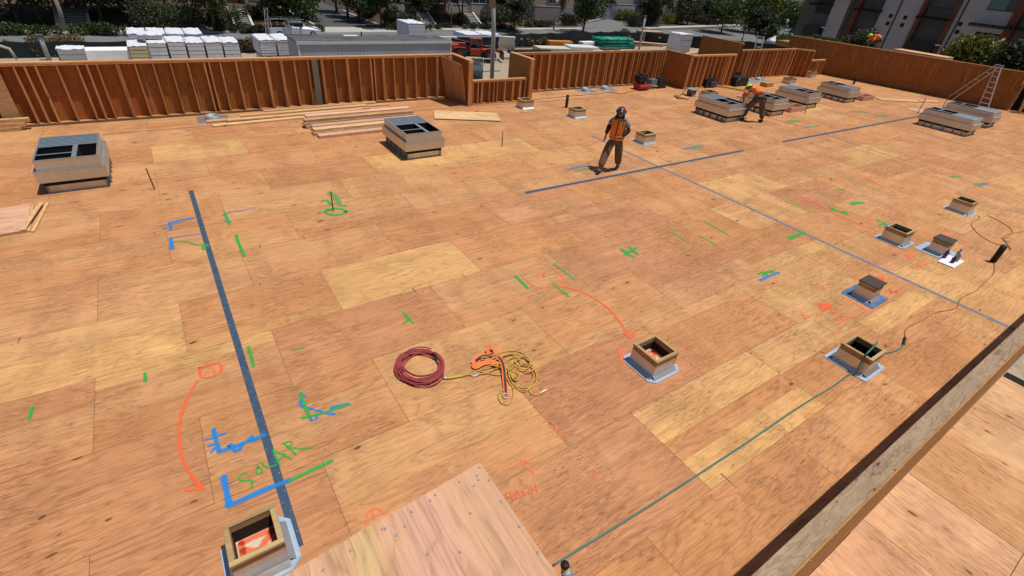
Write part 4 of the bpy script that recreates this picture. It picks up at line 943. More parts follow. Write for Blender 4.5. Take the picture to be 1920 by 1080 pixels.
def head_mesh(parent, c, fwd, mat, tilt=0):
    """face with brow, nose, chin and ears; fwd is the looking direction"""
    f = Vector(fwd).normalized(); r = Vector((f.y, -f.x, 0)).normalized(); u = r.cross(f); M = Matrix((r, f, u)).transposed(); bm = bmesh.new()
    bmesh.ops.create_uvsphere(bm, u_segments=20, v_segments=14, radius=1)
    for v in bm.verts:
        x, y, z = v.co; X = x*.075; Y = y*.095; Z = z*.115
        if z < -.1: X *= 1-.25*min(1, (-z-.1)); Y = Y*(1-.12*(-z))+.01
        if y > .8 and abs(x) < .28 and -.35 < z < .15: Y += .022*(1-abs(x)/.28)
        if y > .6 and abs(x) < .5 and .12 < z < .32: Y -= .006
        if y > .7 and -.62 < z < -.42 and abs(x) < .4: Y += .004
        v.co = (X, Y, Z)
    for sx in (-1, 1):
        g = bmesh.ops.create_uvsphere(bm, u_segments=8, v_segments=6, radius=.022)
        for v in g['verts']: v.co = Vector((sx*.076+v.co.x*.4, v.co.y*.7-.005, v.co.z*1.3-.005))
    me = bpy.data.meshes.new('head'); bm.to_mesh(me); bm.free(); me.materials.append(mat); me.polygons.foreach_set('use_smooth', [True]*len(me.polygons))
    me.transform(Matrix.Translation(Vector(c)) @ M.to_4x4())
    return me, M
def helmet(parent, c, M, mat, scale=1.0):
    t = Matrix.Translation(Vector(c)) @ M.to_4x4() @ Matrix.Scale(scale, 4); mb = MB()
    mb.lathe([(.150, .045), (.152, .052), (.122, .062), (.118, .09), (.105, .13), (.075, .163), (.035, .178), (0, .18)], n=24)
    o = mb.build('hard_hat', mat, parent, True)
    for v in o.data.vertices:
        v.co.y *= 1.18
        if v.co.z < .055 and v.co.y > .05: v.co.y += .02
    o.data.transform(t); return o

def worker_standing(label, x, y, rz):
    t = thing('person', label, 'person', (x, y, 0), rz)
    # local frame: y forward, x to the figure's right-hand side
    RF = Vector((.16, .47, .11)); LF = Vector((-.13, -.2, .08))
    # body (one surface): pelvis, spine, neck, arms, legs
    V = [Vector((0, 0, .92)), Vector((0, -.01, 1.10)), Vector((0, 0, 1.30)), Vector((0, .01, 1.42)), Vector((0, .03, 1.50)),
         Vector((.17, 0, 1.39)), Vector((.245, -.03, 1.13)), Vector((.275, .04, .90)), Vector((-.17, 0, 1.39)), Vector((-.265, .02, 1.14)), Vector((-.13, .20, 1.00)),
         Vector((.10, .02, .86)), Vector((.12, .20, .50)), RF+Vector((0, -.02, .02)), Vector((-.10, 0, .86)), Vector((-.12, .02, .48)), LF]
    E_ = [(0, 1), (1, 2), (2, 3), (3, 4), (3, 5), (5, 6), (6, 7), (3, 8), (8, 9), (9, 10), (0, 11), (11, 12), (12, 13), (0, 14), (14, 15), (15, 16)]
    R = [(.12, .09), (.12, .09), (.14, .095), (.08, .07), .045, .05, .04, .028, .05, .04, .028, .075, .05, .035, .075, .05, .035]
    hand(V, E_, R, 7, (.02, .1, -1), (0, 1, 0)); hand(V, E_, R, 10, (.9, .45, -.25), (0, .3, 1))
    body = skin_mesh('body', V, E_, R, SKIN, t)
    hc = Vector((0, .05, 1.575)); fw = Vector((-.25, 1, -.22))
    me, M = head_mesh(t, hc, fw, SKIN)
    bm = bmesh.new(); bm.from_mesh(body.data); bm.from_mesh(me); bm.to_mesh(body.data); bm.free()
    helmet(t, hc, M, HELM, .88)
    o = MB().lathe([(0, .001), (.016, .001), (.016, 0)], n=12, M=Vector((.1, .9, .5)).to_track_quat('Z', 'Y').to_matrix()).build('hat_sticker', WHT, t, loc=hc+Vector((-.045, .13, .075)))
    o = MB().lathe([(.088, .05), (.10, .0), (.105, -.06), (.12, -.14), (.13, -.16)], n=20).build('neck_cape', HOOD, t, True)
    for v in o.data.vertices:
        if v.co.y > .05: v.co.y = .05-(v.co.y-.05)*.6+(.05 if v.co.z < -.1 else 0)
    o.data.transform(Matrix.Translation(hc) @ M.to_4x4())
    o = MB().box((0, .088, .022), (.135, .02, .035)).build('sunglasses', BLACK, t, True); o.data.transform(Matrix.Translation(hc) @ M.to_4x4())
    skin_mesh('beard_shade', [hc+Vector((0, .045, -.06)), hc+Vector((0, .055, -.09))], [(0, 1)], [.05, .035], HOOD, t, 1)
    # trousers
    V = [Vector((0, 0, .90)), Vector((.10, .04, .80)), Vector((.14, .27, .47)), RF+Vector((-.0, -.03, .05)), Vector((-.10, 0, .80)), Vector((-.125, -.03, .46)), LF+Vector((0, 0, .04)), Vector((0, 0, 1.0))]
    skin_mesh('trousers', V, [(0, 1), (1, 2), (2, 3), (0, 4), (4, 5), (5, 6), (0, 7)], [(.18, .15), (.125, .13), (.095, .105), (.088, .09), (.125, .13), (.098, .105), (.088, .09), (.17, .13)], TROUS, t)
    # shirt sleeves, then vest
    skin_mesh('shirt', [Vector((0, 0, 1.30)), Vector((0, .01, 1.42)), Vector((.175, 0, 1.385)), Vector((.225, -.02, 1.22)), Vector((-.175, 0, 1.385)), Vector((-.24, .01, 1.22)), Vector((0, .03, 1.47)), Vector((0, 0, 1.05))],
              [(0, 1), (1, 2), (2, 3), (1, 4), (4, 5), (1, 6), (0, 7)], [(.17, .12), (.11, .10), .085, .078, .085, .078, .07, (.15, .11)], SHIRTG, t)
    skin_mesh('sleeves', [Vector((.225, -.02, 1.24)), Vector((.248, -.03, 1.13)), Vector((.272, .03, .95))], [(0, 1), (1, 2)], [.066, .062, .048], HOOD, t)
    skin_mesh('sleeves', [Vector((-.24, .01, 1.24)), Vector((-.268, .02, 1.14)), Vector((-.16, .17, 1.02))], [(0, 1), (1, 2)], [.066, .062, .048], HOOD, t)
    skin_mesh('vest', [Vector((0, 0, .80)), Vector((0, 0, 1.02)), Vector((0, 0, 1.27)), Vector((0, .0, 1.40)), Vector((.155, 0, 1.40)), Vector((-.155, 0, 1.40))], [(0, 1), (1, 2), (2, 3), (3, 4), (3, 5)],
              [(.225, .185), (.215, .175), (.225, .165), (.165, .135), .098, .098], VEST, t)
    for F, up in ((RF, .5), (LF, 0)):
        d = Vector((0, 1, up*.75)).normalized()
        skin_mesh('boot', [F+Vector((0, -.045, .04)), F+Vector((0, -.05, -.035)), F+Vector((0, -.05, -.035))+d*.12, F+Vector((0, -.05, -.04))+d*.21], [(0, 1), (1, 2), (2, 3)], [.06, .052, (.05, .042), (.045, .03)], BOOT, t)
    t.scale = (1.06, 1.06, .97)
    return t
worker_standing('person in orange vest and brown hard hat walking across the open deck', 9.66, 9.03, math.atan2(.42, .2)+.98)

def worker_bending(label, x, y, z, rz, top=VEST):
    t = thing('person', label, 'person', (x, y, z), rz)
    RF = Vector((.33, .02, .09)); LF = Vector((-.33, .12, .09)); P = Vector((0, 0, .92)); C = Vector((-.06, .34, 1.10)); N = Vector((-.10, .53, 1.07)); hc = Vector((-.15, .63, 1.06))
    V = [P, P.lerp(C, .5)+Vector((0, 0, .04)), C, N, hc, Vector((.13, .44, 1.03)), Vector((.20, .50, .84)), Vector((.10, .58, .62)), Vector((-.28, .42, 1.02)), Vector((-.36, .46, .82)), Vector((-.25, .58, .62)),
         Vector((.11, .01, .86)), Vector((.24, .10, .48)), RF, Vector((-.11, .02, .86)), Vector((-.25, .16, .48)), LF]
    E_ = [(0, 1), (1, 2), (2, 3), (3, 4), (2, 5), (5, 6), (6, 7), (2, 8), (8, 9), (9, 10), (0, 11), (11, 12), (12, 13), (0, 14), (14, 15), (15, 16)]
    R = [(.12, .10), (.12, .09), (.14, .10), .055, .05, .055, .042, .03, .055, .042, .03, .085, .055, .038, .085, .055, .038]
    hand(V, E_, R, 7, (-.3, .2, -1), (1, 0, 0)); hand(V, E_, R, 10, (.3, .2, -1), (1, 0, 0))
    body = skin_mesh('body', V, E_, R, SKIN, t)
    fw = Vector((-.1, .75, -.65)); me, M = head_mesh(t, hc+Vector((0, .04, .0)), fw, SKIN)
    bm = bmesh.new(); bm.from_mesh(body.data); bm.from_mesh(me); bm.to_mesh(body.data); bm.free()
    helmet(t, hc+Vector((0, .04, .0)), M, LIME, .9)
    skin_mesh('trousers', [P, Vector((.11, .01, .84)), Vector((.245, .09, .48)), RF+Vector((0, 0, .04)), Vector((-.11, .02, .84)), Vector((-.255, .15, .48)), LF+Vector((0, 0, .04)), P+Vector((0, .05, .04))],
              [(0, 1), (1, 2), (2, 3), (0, 4), (4, 5), (5, 6), (0, 7)], [(.18, .16), .135, .10, .088, .135, .10, .088, (.17, .15)], JEAN, t)
    skin_mesh('vest', [P+Vector((0, .04, .06)), P.lerp(C, .5)+Vector((0, 0, .05)), C+Vector((0, 0, .01)), C+Vector((.14, .08, -.03)), C+Vector((-.14, .08, -.03)), C.lerp(N, .6)], [(0, 1), (1, 2), (2, 3), (2, 4), (2, 5)], [(.215, .19), (.23, .19), (.24, .185), .13, .13, .11], REDSH, t)
    for a, b, c in ((5, 6, 7), (8, 9, 10)):
        skin_mesh('sleeve', [V[a], V[a].lerp(V[b], 1.15)], [(0, 1)], [.10, .085], REDSH, t)
    b0 = P.lerp(C, .18); mb = MB()
    mb.tube([(P.x+.165*math.cos(a), P.y+.04+.15*math.sin(a), .955+.04*math.sin(a)) for a in [i*math.pi/10 for i in range(20)]], .028, 6, closed=True); mb.build('tool_belt', HOOD, t, True)
    for sx in (-1, 1): MB().box((sx*.19, .02, .83), (.07, .16, .18), taper=.8).build('belt_pouch', mat_plain('leather_pouch', (.07, .035, .02), .8), t, bevel=.01)
    for k, yy in ((0, .10), (1, .27)):
        q = P.lerp(C, .25+.5*k)+Vector((0, 0, .05)); mb = MB(); ax = (C-P).normalized(); u = ax.cross(Vector((1, 0, 0))).normalized()
        mb.tube([tuple(q+Vector((1, 0, 0))*.188*math.cos(a)+u*.152*math.sin(a)) for a in [i*math.pi/12 for i in range(24)]], .012, 4, closed=True); mb.build('reflective_band', mat_plain('reflective_yellow', (.75, .6, .15), .5), t)
    for F in (RF, LF): skin_mesh('boot', [F+Vector((0, -.02, .04)), F+Vector((0, -.03, -.035)), F+Vector((0, .08, -.035)), F+Vector((0, .17, -.045))], [(0, 1), (1, 2), (2, 3)], [.065, .055, (.05, .042), (.045, .03)], mat_plain('dark_boot', (.05, .03, .022), .8), t)
    return t
m = at(1410, 229); worker_bending('person in orange vest and lime hard hat bending down beside a duct curb', m.x, m.y, 0, math.atan2(.85, .5)-math.pi/2).scale = (1.12, 1.1, 1.02)

# ================================================================ tools by the far parapets
def tool(name, label, px, py, parts, cat='tool'):
    p = at(px, py); t = thing(name, label, cat, (p.x, p.y, 0))
    for nm, mat, fn in parts:
        mb = MB(); fn(mb); mb.build(nm, mat, t, bevel=.01)
    return t
REDP = mat_plain('red_paint', (.35, .02, .03), .4); GREYP = mat_plain('grey_plastic', (.12, .13, .14), .5); YELP = mat_plain('yellow_paint', (.5, .33, .03), .5)
tool('compressor', 'red air compressor with black motor at the middle parapet corner', 1198, 167, [
    ('tank', REDP, lambda m: (m.tube([(-.3, 0, .18), (.3, 0, .18)], .14, 12), m.tube([(-.3, -.25, .14), (.3, -.25, .14)], .11, 12))), ('motor', BLACK, lambda m: (m.box((0, .02, .47), (.5, .35, .26)), m.box((.1, .02, .62), (.3, .3, .08)))), ('wheel', GREYP, lambda m: m.tube([(.42, -.25, .12), (.42, -.15, .12)], .12, 12))])
tool('tool_bag', 'grey and yellow tool bag lying beside the red compressor', 1222, 164, [('bag', GREYP, lambda m: m.box((0, 0, .2), (.7, .4, .36), taper=.7)), ('strap', YELP, lambda m: m.bar((-.35, -.22, .15), (.45, -.22, .05), .06)), ('lining', WHT, lambda m: m.box((.5, -.1, .1), (.14, .12, .16)))], 'bag')
tool('tool_bag', 'dark tool bag tucked in the middle parapet corner', 1235, 164, [('bag', BLACK, lambda m: m.box((0, 0, .22), (.6, .4, .42), taper=.75)), ('handle', BLACK, lambda m: m.bar((-.2, 0, .47), (.2, 0, .47), .04))], 'bag')
tool('backpack', 'black and blue backpack against the parapet before the tall panel', 1325, 163, [('bag', BLACK, lambda m: m.box((0, 0, .22), (.8, .4, .44), taper=.75)), ('pocket', mat_plain('slate_blue', (.05, .06, .11), .7), lambda m: m.box((.15, -.2, .16), (.4, .1, .25))), ('flap', GREYP, lambda m: m.box((.42, -.1, .12), (.2, .2, .16)))], 'bag')
# black work chair with a jacket / speaker case
tool('job_radio_case', 'open black tool case lying beside the yellow level', 1382, 160, [('case', BLACK, lambda m: m.box((0, 0, .22), (1.0, .5, .42))), ('rim', GREYP, lambda m: m.tube([(-.5, -.27, .05), (-.55, -.27, .3), (-.3, -.27, .42)], .02, 6)), ('lid', BLACK, lambda m: m.box((0, .3, .5), (1.0, .06, .25)))], 'tool case')
tool('dark_jacket', 'dark jacket hanging on the far stud parapet', 1374, 146, [('jacket', BLACK, lambda m: (m.box((0, .2, .75), (.5, .16, .7), taper=.6), m.box((.12, .2, 1.2), (.2, .16, .3)))), ('sleeve', BLACK, lambda m: m.bar((-.25, .15, .95), (-.35, .1, .4), .14))], 'jacket')
tool('table_saw', 'small grey saw with cord left of the near duct curb', 1295, 179, [('table', GALVD, lambda m: m.box((0, 0, .28), (.5, .45, .04))), ('motor', GREYP, lambda m: m.box((0, 0, .16), (.3, .3, .2))), ('leg', GREYP, lambda m: [m.bar((sx*.2, sy*.2, .27), (sx*.3, sy*.28, 0), .03) for sx in (-1, 1) for sy in (-1, 1)])])
hose('saw_cord', 'thin looping cord between the small saw and the offcuts', 'cord', [G(1296, 180), G(1290, 176), G(1286, 180), G(1280, 175), G(1274, 180), G(1268, 178), G(1270, 186)], .014, BLACK)
for i, (a, b) in enumerate([((1267, 181), (1276, 186)), ((1274, 183), (1290, 187)), ((1384, 183), (1392, 181))]):
    board(['reddish offcut block left of the near duct curb', 'longer offcut beside the small saw', 'pale offcut between two duct curbs'][i], a, b, .18, .06, .002, [BEAMF, LUMP, LUM][i], None, True, 'timber_block')
o = MB().box((0, 0, .04), (4.6, .09, .06)).build('spirit_level', YELP, None, bevel=.005); p = at(1385, 170); o.location = (p.x, p.y, .02); o.rotation_euler = (0, 0, -1.02); tag(o, 'long yellow bar level lying behind the bending worker', 'level')
# step ladder
p1 = Vector((36.0, 8.35, 0)); top = Vector((36.25, 8.25, 1.98)); lad = thing('step_ladder', 'aluminium step ladder standing open at the right wall', 'ladder', (36.0, 8.3, 0))
def rails(nm, bl, br, tl, tr, n, w_=.05):
    mb = MB(); L = Vector((36.0, 8.3, 0)); bl, br, tl, tr = [Vector(q)-L for q in (bl, br, tl, tr)]
    mb.bar(bl, tl, w_, .03); mb.bar(br, tr, w_, .03); mb.build('rail', ALU, lad)
    [MB().bar(bl.lerp(tl, i/n), br.lerp(tr, i/n), .05, .022).build(nm, ALU, lad) for i in range(1, n)]
rails('step', (35.9, 8.42, 0), (35.75, 7.95, 0), (36.1, 8.72, 2.0), (36.0, 8.47, 2.0), 8)
rails('brace', (36.5, 10.1, 0), (36.2, 9.75, 0), (36.15, 8.77, 2.0), (36.05, 8.52, 2.0), 5, .045)
MB().box((.06, .3, 2.01), (.3, .35, .06)).build('top_cap', GREYP, lad)
# galvanised mast and rail beyond the low section
t = thing('mast_post', 'tall galvanised mast rising behind the low parapet section', 'post', (0, 0, 0))
a = atY(927, 139, 18.3); b = atY(924, -40, 18.3)
GP = mat_metal('mast_steel', (.40, .43, .46), .5, .5, 1, .5); MB().tube([a-Vector((0, 0, 5.4)), (a+b)/2, b], .085, 12).build('pole', GP, t, True)
o = MB().tube([atY(923, 14, 18.3), atY(924, -40, 18.3)], .12, 12).build('sleeve', mat_plain('weathered_sleeve', (.22, .21, .19), .7), t, True)
t = thing('guard_rail', 'galvanised guard rail seen through the opening above the low section', 'railing', (0, 0, 0)); mb = MB()
for y_ in (110.5, 133): mb.tube([atY(868, y_+1, 18.6), atY(938, y_-.5, 18.6)], .03, 8)
mb.build('rail', GP, t, True); mb = MB()
for x_ in (887, 906): q = atY(x_, 108, 18.6); mb.tube([q, q-Vector((0, 0, 2.0))], .025, 8)
mb.build('upright', GP, t, True); MB().bar(atY(889, 112, 18.6), atY(905, 122, 18.7), .04).build('brace', LUM, t); MB().bar(atY(889, 136, 18.6), atY(905, 145, 18.7), .04).build('brace', LUM, t)

# ================================================================ ground, streets and terrain
def sstep(t): t = max(0, min(1, t)); return t*t*(3-2*t)
def yk(x): return 68.0+.085*(x+10)+1.9
def hgt(x, y):
    if x > 64: return -5.2
    k = 1-sstep((x-58)/6); c = sstep((abs(x-23.5)-5.2)/2.2)
    return -5.2+1.75*sstep((y-yk(x)-.6)/6.5)*k*c
def ground_at(px, py):
    d = RW @ np.array([(px-960)/FPX, (540-py)/FPX, -1.]); t = 20.0
    while t < 400 and CH+d[2]*t > hgt(d[0]*t, d[1]*t): t += .1
    return Vector((d[0]*t, d[1]*t, hgt(d[0]*t, d[1]*t)))
SITE = mat_plain('site_dirt', (.36, .28, .19), .95, var=.2, scale=.4, bump=.4); 
gm = NT('ground_planting'); pos = gm.node('ShaderNodeNewGeometry').outputs['Position']; n1 = gm.noise(pos, .25, 5, .65); n2 = gm.noise(pos, 2.5, 4, .6)
s = gm.node('ShaderNodeSeparateXYZ'); gm.put(s.inputs[0], pos)
cA = gm.mix(gm.ramp(n1, [(.4, 0), (.6, 1)]), (.055, .037, .024), (.11, .075, .048)); cB = gm.mix(n2, (.30, .23, .155), (.42, .33, .24))
c = gm.mix(gm.math('GREATER_THAN', s.outputs[1], 57.6), cB, cA); gm.put(gm.b.inputs['Base Color'], gm.mix(.6, c, gm.ramp(n2, [(.3, .7), (.7, 1.2)]), 'MULTIPLY')); gm.b.inputs['Roughness'].default_value = .95; gm.bump(n2, .5, .1)
xs = [-400, -200, -100, -60]+[-50+1.4*i for i in range(125)]+[140, 180, 250, 500]; ys = [-300, -60, -10, 20, 40, 56]+[58+1.2*i for i in range(45)]+[120, 150, 220, 500]
V = [(x, y, hgt(x, y)) for y in ys for x in xs]; n = len(xs)
F = [(j*n+i, j*n+i+1, (j+1)*n+i+1, (j+1)*n+i) for j in range(len(ys)-1) for i in range(n-1)]
me = bpy.data.meshes.new('ground'); me.from_pydata(V, [], F); me.materials.append(gm.m); o = bpy.data.objects.new('ground', me); COL.objects.link(o); o['kind'] = 'structure'
ASPH = mat_plain('asphalt', (.155, .155, .155), .9, var=.12, scale=.3, bump=.2); ASPHD = mat_plain('dark_asphalt', (.075, .075, .078), .9, var=.2, scale=.4, bump=.2); CONC = mat_plain('concrete_paving', (.40, .385, .35), .85, var=.12, scale=.5, bump=.2)
def sheet(name, pts, z, mat): o = MB().poly([(x, y, z) for x, y in pts]).build(name, mat); o['kind'] = 'structure'; return o
kb = lambda x: 68.0+.085*(x+10)
sheet('street', [(-120, 57.6), (-2, 57.6), (39, 59.5), (60, 63), (68, 61.5), (82, 51), (120, 20), (220, -60), (260, -20), (200, 60), (132, 84), (102, 77), (84, 75), (72, 77.4), (60, kb(60)), (26, kb(26)), (-120, kb(-120)+6)], -5.19, ASPH)
sheet('side_street', [(19.3, kb(20)), (28.4, kb(28)), (28.2, 90), (30.4, 111), (34, 150), (27, 150), (22, 100), (19.3, 80)], -5.186, ASPHD)
sheet('side_street', [(66, 77), (72.5, 77.5), (84, 75.1), (87.5, 91), (76, 84.5)], -5.186, ASPH)
sheet('driveway_apron', [(17.3, kb(17)-.4), (30.2, kb(30)-.4), (28.6, 75.2), (19.2, 74.8)], -5.18, CONC)
def walk(x0, x1, f, wd=1.7):
    mb = MB(); n = max(2, int((x1-x0)/3)); X = [x0+(x1-x0)*i/n for i in range(n+1)]
    for a, b in zip(X[:-1], X[1:]):
        mb.quad((a, f(a), -5.06), (b, f(b), -5.06), (b, f(b)+wd, -5.055), (a, f(a)+wd, -5.055)); mb.quad((a, f(a), -5.2), (b, f(b), -5.2), (b, f(b), -5.06), (a, f(a), -5.06))
    o = mb.build('pavement', CONC); o['kind'] = 'structure'
walk(-110, 17.3, kb); walk(30.2, 66, kb); walk(84, 135, lambda x: 76+.18*(x-84), 2.2)
mb = MB()
for (a, b) in [((19.2, 74.8), (19.2, 100)), ((28.5, 75.2), (28.3, 90)), ((28.3, 90), (30.5, 111)), ((77, 86), (88.5, 93)), ((68, 79), (77, 86))]: mb.bar((*a, -5.12), (*b, -5.12), .35, .16)
o = mb.build('kerb', CONC); o['kind'] = 'structure'

# ================================================================ vegetation
LEAF = {'dark': mat_leaf('leaf_dark', (.025, .038, .014), (.055, .075, .028)), 'green': mat_leaf('leaf_green', (.045, .075, .018), (.10, .145, .035)), 'olive': mat_leaf('leaf_olive', (.060, .072, .038), (.13, .15, .075)),
        'yellow': mat_leaf('leaf_yellow', (.11, .12, .018), (.22, .22, .03)), 'purple': mat_leaf('leaf_purple', (.028, .018, .018), (.06, .04, .035)), 'pink': mat_leaf('leaf_pink', (.15, .08, .07), (.34, .20, .19)), 'dry': mat_leaf('dry_grass', (.16, .12, .05), (.30, .23, .10)), 'sage': mat_leaf('leaf_sage', (.09, .095, .065), (.19, .19, .14))}
BARK = mat_plain('bark', (.10, .065, .045), .9, var=.3, bump=.6); BARKP = mat_plain('pale_bark', (.26, .21, .17), .9, var=.25, bump=.5)
def leaves(name, blobs, n, size, mat, parent, rs, flat=.0):
    """many small leaf faces filling overlapping lumps; blobs = (centre, radii)"""
    vol = np.array([b[1][0]*b[1][1]*b[1][2] for b in blobs])**.75; cnt = np.maximum(20, (n*vol/vol.sum()).astype(int)); C = []
    for (c, r), k in zip(blobs, cnt):
        d = rs.normal(size=(k, 3)); d /= np.linalg.norm(d, axis=1)[:, None]; rad = rs.uniform(.1, 1, (k, 1))**.5*rs.uniform(.85, 1.12, (k, 1))
        C.append(np.array(c)+d*rad*np.array(r))
    C = np.concatenate(C); N = len(C)
    u = rs.normal(size=(N, 3)); u /= np.linalg.norm(u, axis=1)[:, None]; v = rs.normal(size=(N, 3)); v -= u*(u*v).sum(1)[:, None]; v /= np.linalg.norm(v, axis=1)[:, None]
    s = size*rs.uniform(.5, 1.3, (N, 1)); V = np.stack([C-u*s, C+v*s*.55, C+u*s, C-v*s*.55], 1).reshape(-1, 3)
    me = bpy.data.meshes.new(name); me.vertices.add(4*N); me.vertices.foreach_set('co', V.ravel().astype(np.float32)); me.loops.add(4*N); me.loops.foreach_set('vertex_index', np.arange(4*N, dtype=np.int32))
    me.polygons.add(N); me.polygons.foreach_set('loop_start', np.arange(0, 4*N, 4, dtype=np.int32)); me.update(calc_edges=True)
    a = me.attributes.new('lv', 'FLOAT', 'FACE'); a.data.foreach_set('value', rs.uniform(0, 1, N).astype(np.float32)); me.materials.append(mat)
    o = bpy.data.objects.new(name, me); COL.objects.link(o); o.parent = parent; return o
tn = [0]
def tree(label, px, py, h, r, kind, z=None, trunk=.45, n=2200, stems=1, bark=None, leafs=None, nm='broadleaf_tree', grp='trees along the street', pos=None):
    tn[0] += 1; rs = np.random.RandomState(100+tn[0]); p = pos or ground_at(px, py)
    p = Vector((p[0], p[1], hgt(p[0], p[1]) if pos is None or len(pos) < 3 else pos[2])); t = thing(nm, label, 'tree', p, 0, grp)
    mb = MB(); cz = h*trunk; blobs = []
    for s_ in range(stems):
        a = rs.uniform(0, 6.3); lean = Vector((math.cos(a), math.sin(a), 0))*(.10*h if stems > 1 else .03*h)
        q = [Vector((0, 0, -.3)), lean*.4+Vector((0, 0, cz*.5)), lean+Vector((0, 0, cz)), lean*1.2+Vector((0, 0, h*.75))]; tr = .022*h/(stems**.4)
        mb.tube(q, [tr*1.25, tr, tr*.75, tr*.25], 8)
        for k in range(6):
            b = rs.uniform(0, 6.3); s0 = q[1].lerp(q[2], rs.uniform(.6, 1)) if k < 2 else q[2].lerp(q[3], rs.uniform(0, .7)); e = s0+Vector((math.cos(b), math.sin(b), rs.uniform(.4, 1)))*r*.65
            mb.tube([s0, s0.lerp(e, .5)+Vector((0, 0, .1)), e], [tr*.45, tr*.3, tr*.12], 6); 
            blobs.append((tuple(e), (r*rs.uniform(.28, .45),)*2+(r*rs.uniform(.22, .36),)))
    cr = (h-cz*.8)/2; cc = cz*.85+cr
    for k in range(20):
        d = rs.normal(size=3); d /= np.linalg.norm(d); rr = rs.uniform(.15, .8); q = (d[0]*r*rr, d[1]*r*rr, cc+d[2]*cr*rr); s_ = rs.uniform(.26, .48)
        blobs.append((q, (r*s_, r*s_, min(r, cr)*s_*.85)))
    mb.build('trunk', bark or BARK, t, True); leaves('crown', blobs, n, leafs or (.10+.035*r), LEAF[kind], t, rs)
    return t
def shrub(label, px, py, wx, wy, h, kind, z=None, n=900, size=.09, grp='shrubs and hedges', nm='shrub', pos=None):
    tn[0] += 1; rs = np.random.RandomState(300+tn[0]); p = Vector(pos) if pos else ground_at(px, py)
    zz = hgt(p.x, p.y) if not pos or len(pos) < 3 else p.z
    t = thing(nm, label, 'shrub', (p.x, p.y, zz), 0, grp); blobs = []
    for k in range(max(5, int(wx*2.2))): blobs.append(((rs.uniform(-.42, .42)*wx, rs.uniform(-.35, .35)*wy, h*rs.uniform(.35, .55)), (min(wx, 1.1*h+.4)*.33, wy*.4, h*.48)))
    mb = MB()
    for k in range(5): a = rs.uniform(-.35, .35, 2); mb.tube([(a[0]*.02, a[1]*.02, -.1), (a[0]*wx, a[1]*wy, h*.6)], [.03, .012], 5)
    mb.build('stems', BARK, t); leaves('foliage', blobs, n, size, LEAF[kind], t, rs); return t
Z1 = -3.7
T_ = [('pink flowering tree at the top left corner', -8, 62, 5.5, 2.0, 'pink', -5.0, .4, 1), ('dark dense tree left of the leaning trunk', 40, 46, 8.5, 3.6, 'dark', Z1, .25, 1), ('dark tree behind the leaning trunk', 80, 44, 8.5, 3.0, 'dark', Z1, .25, 1),
      ('purple leaved tree right of the leftmost stairs', 192, 44, 8, 3.6, 'purple', Z1, .22, 1), ('dark tree right of the purple one', 246, 44, 8, 3.4, 'dark', Z1, .22, 1), ('pale barked tree with several stems', 358, 43, 8.5, 3.0, 'olive', Z1, .42, 3),
      ('thin red barked street tree before the second stairs', 404, 61, 8.0, 2.3, 'green', -5.1, .5, 1), ('round green tree over the white pickup', 548, 64, 7.0, 3.3, 'green', -5.1, .33, 1), ('dark tree at the left kerb of the side street', 578, 38, 9, 3.0, 'dark', Z1, .25, 1),
      ('dark tree on the right corner of the side street', 672, 42, 8, 2.7, 'dark', Z1, .24, 1), ('yellowish street tree right of the side street', 716, 52, 7.5, 2.6, 'green', -5.0, .32, 1), ('slender tree between the side street and the stairs', 781, 58, 7.0, 2.1, 'dark', -5.0, .45, 1),
      ('dark tree behind the first lamp', 826, 40, 9, 2.5, 'dark', Z1, .45, 3), ('dark tree right of the first lamp', 866, 42, 9, 2.4, 'purple', Z1, .5, 2), ('grey olive tree beside the tall mast', 965, 60, 6.6, 3.0, 'olive', -5.1, .2, 1),
      ('dark tree above the grey garden wall', 985, 25, 9, 3.2, 'dark', Z1, .3, 1), ('yellow green tree behind the second lamp', 1036, 36, 9, 3.2, 'yellow', Z1, .3, 1), ('full green street tree on the corner', 1092, 62, 8.2, 3.4, 'green', -5.1, .36, 1),
      ('dark tree beside the lavender house', 1128, 34, 9, 3.2, 'dark', -5.2, .25, 1), ('weeping dark tree in front of the lavender house', 1216, 50, 8.5, 2.9, 'dark', -5.2, .22, 1), ('olive tree before the beige portico', 1288, 47, 7.5, 3.2, 'olive', -5.2, .25, 1),
      ('large green tree left of the stop sign', 1352, 62, 9, 4.6, 'green', -5.2, .2, 1), ('large tree behind the stop sign', 1396, 60, 10.5, 4.8, 'green', -5.2, .2, 1), ('dark tree beside the parked white car', 1416, 84, 7.5, 3.0, 'dark', -5.2, .2, 1),
      ('leafy tree before the lamp at the townhouses', 1478, 76, 9.5, 4.0, 'green', -5.2, .2, 1), ('big green tree left of the townhouses', 1440, 66, 11, 4.5, 'yellow', -5.2, .2, 1)]
for (lb, px, py, h, r, kd, z, tr, st) in T_:
    tree(lb, px, py, h*.86, r*1.12, kd, z, tr*.72, 5200 if r > 2.5 else 3400, st, BARKP if 'pale' in lb else None)
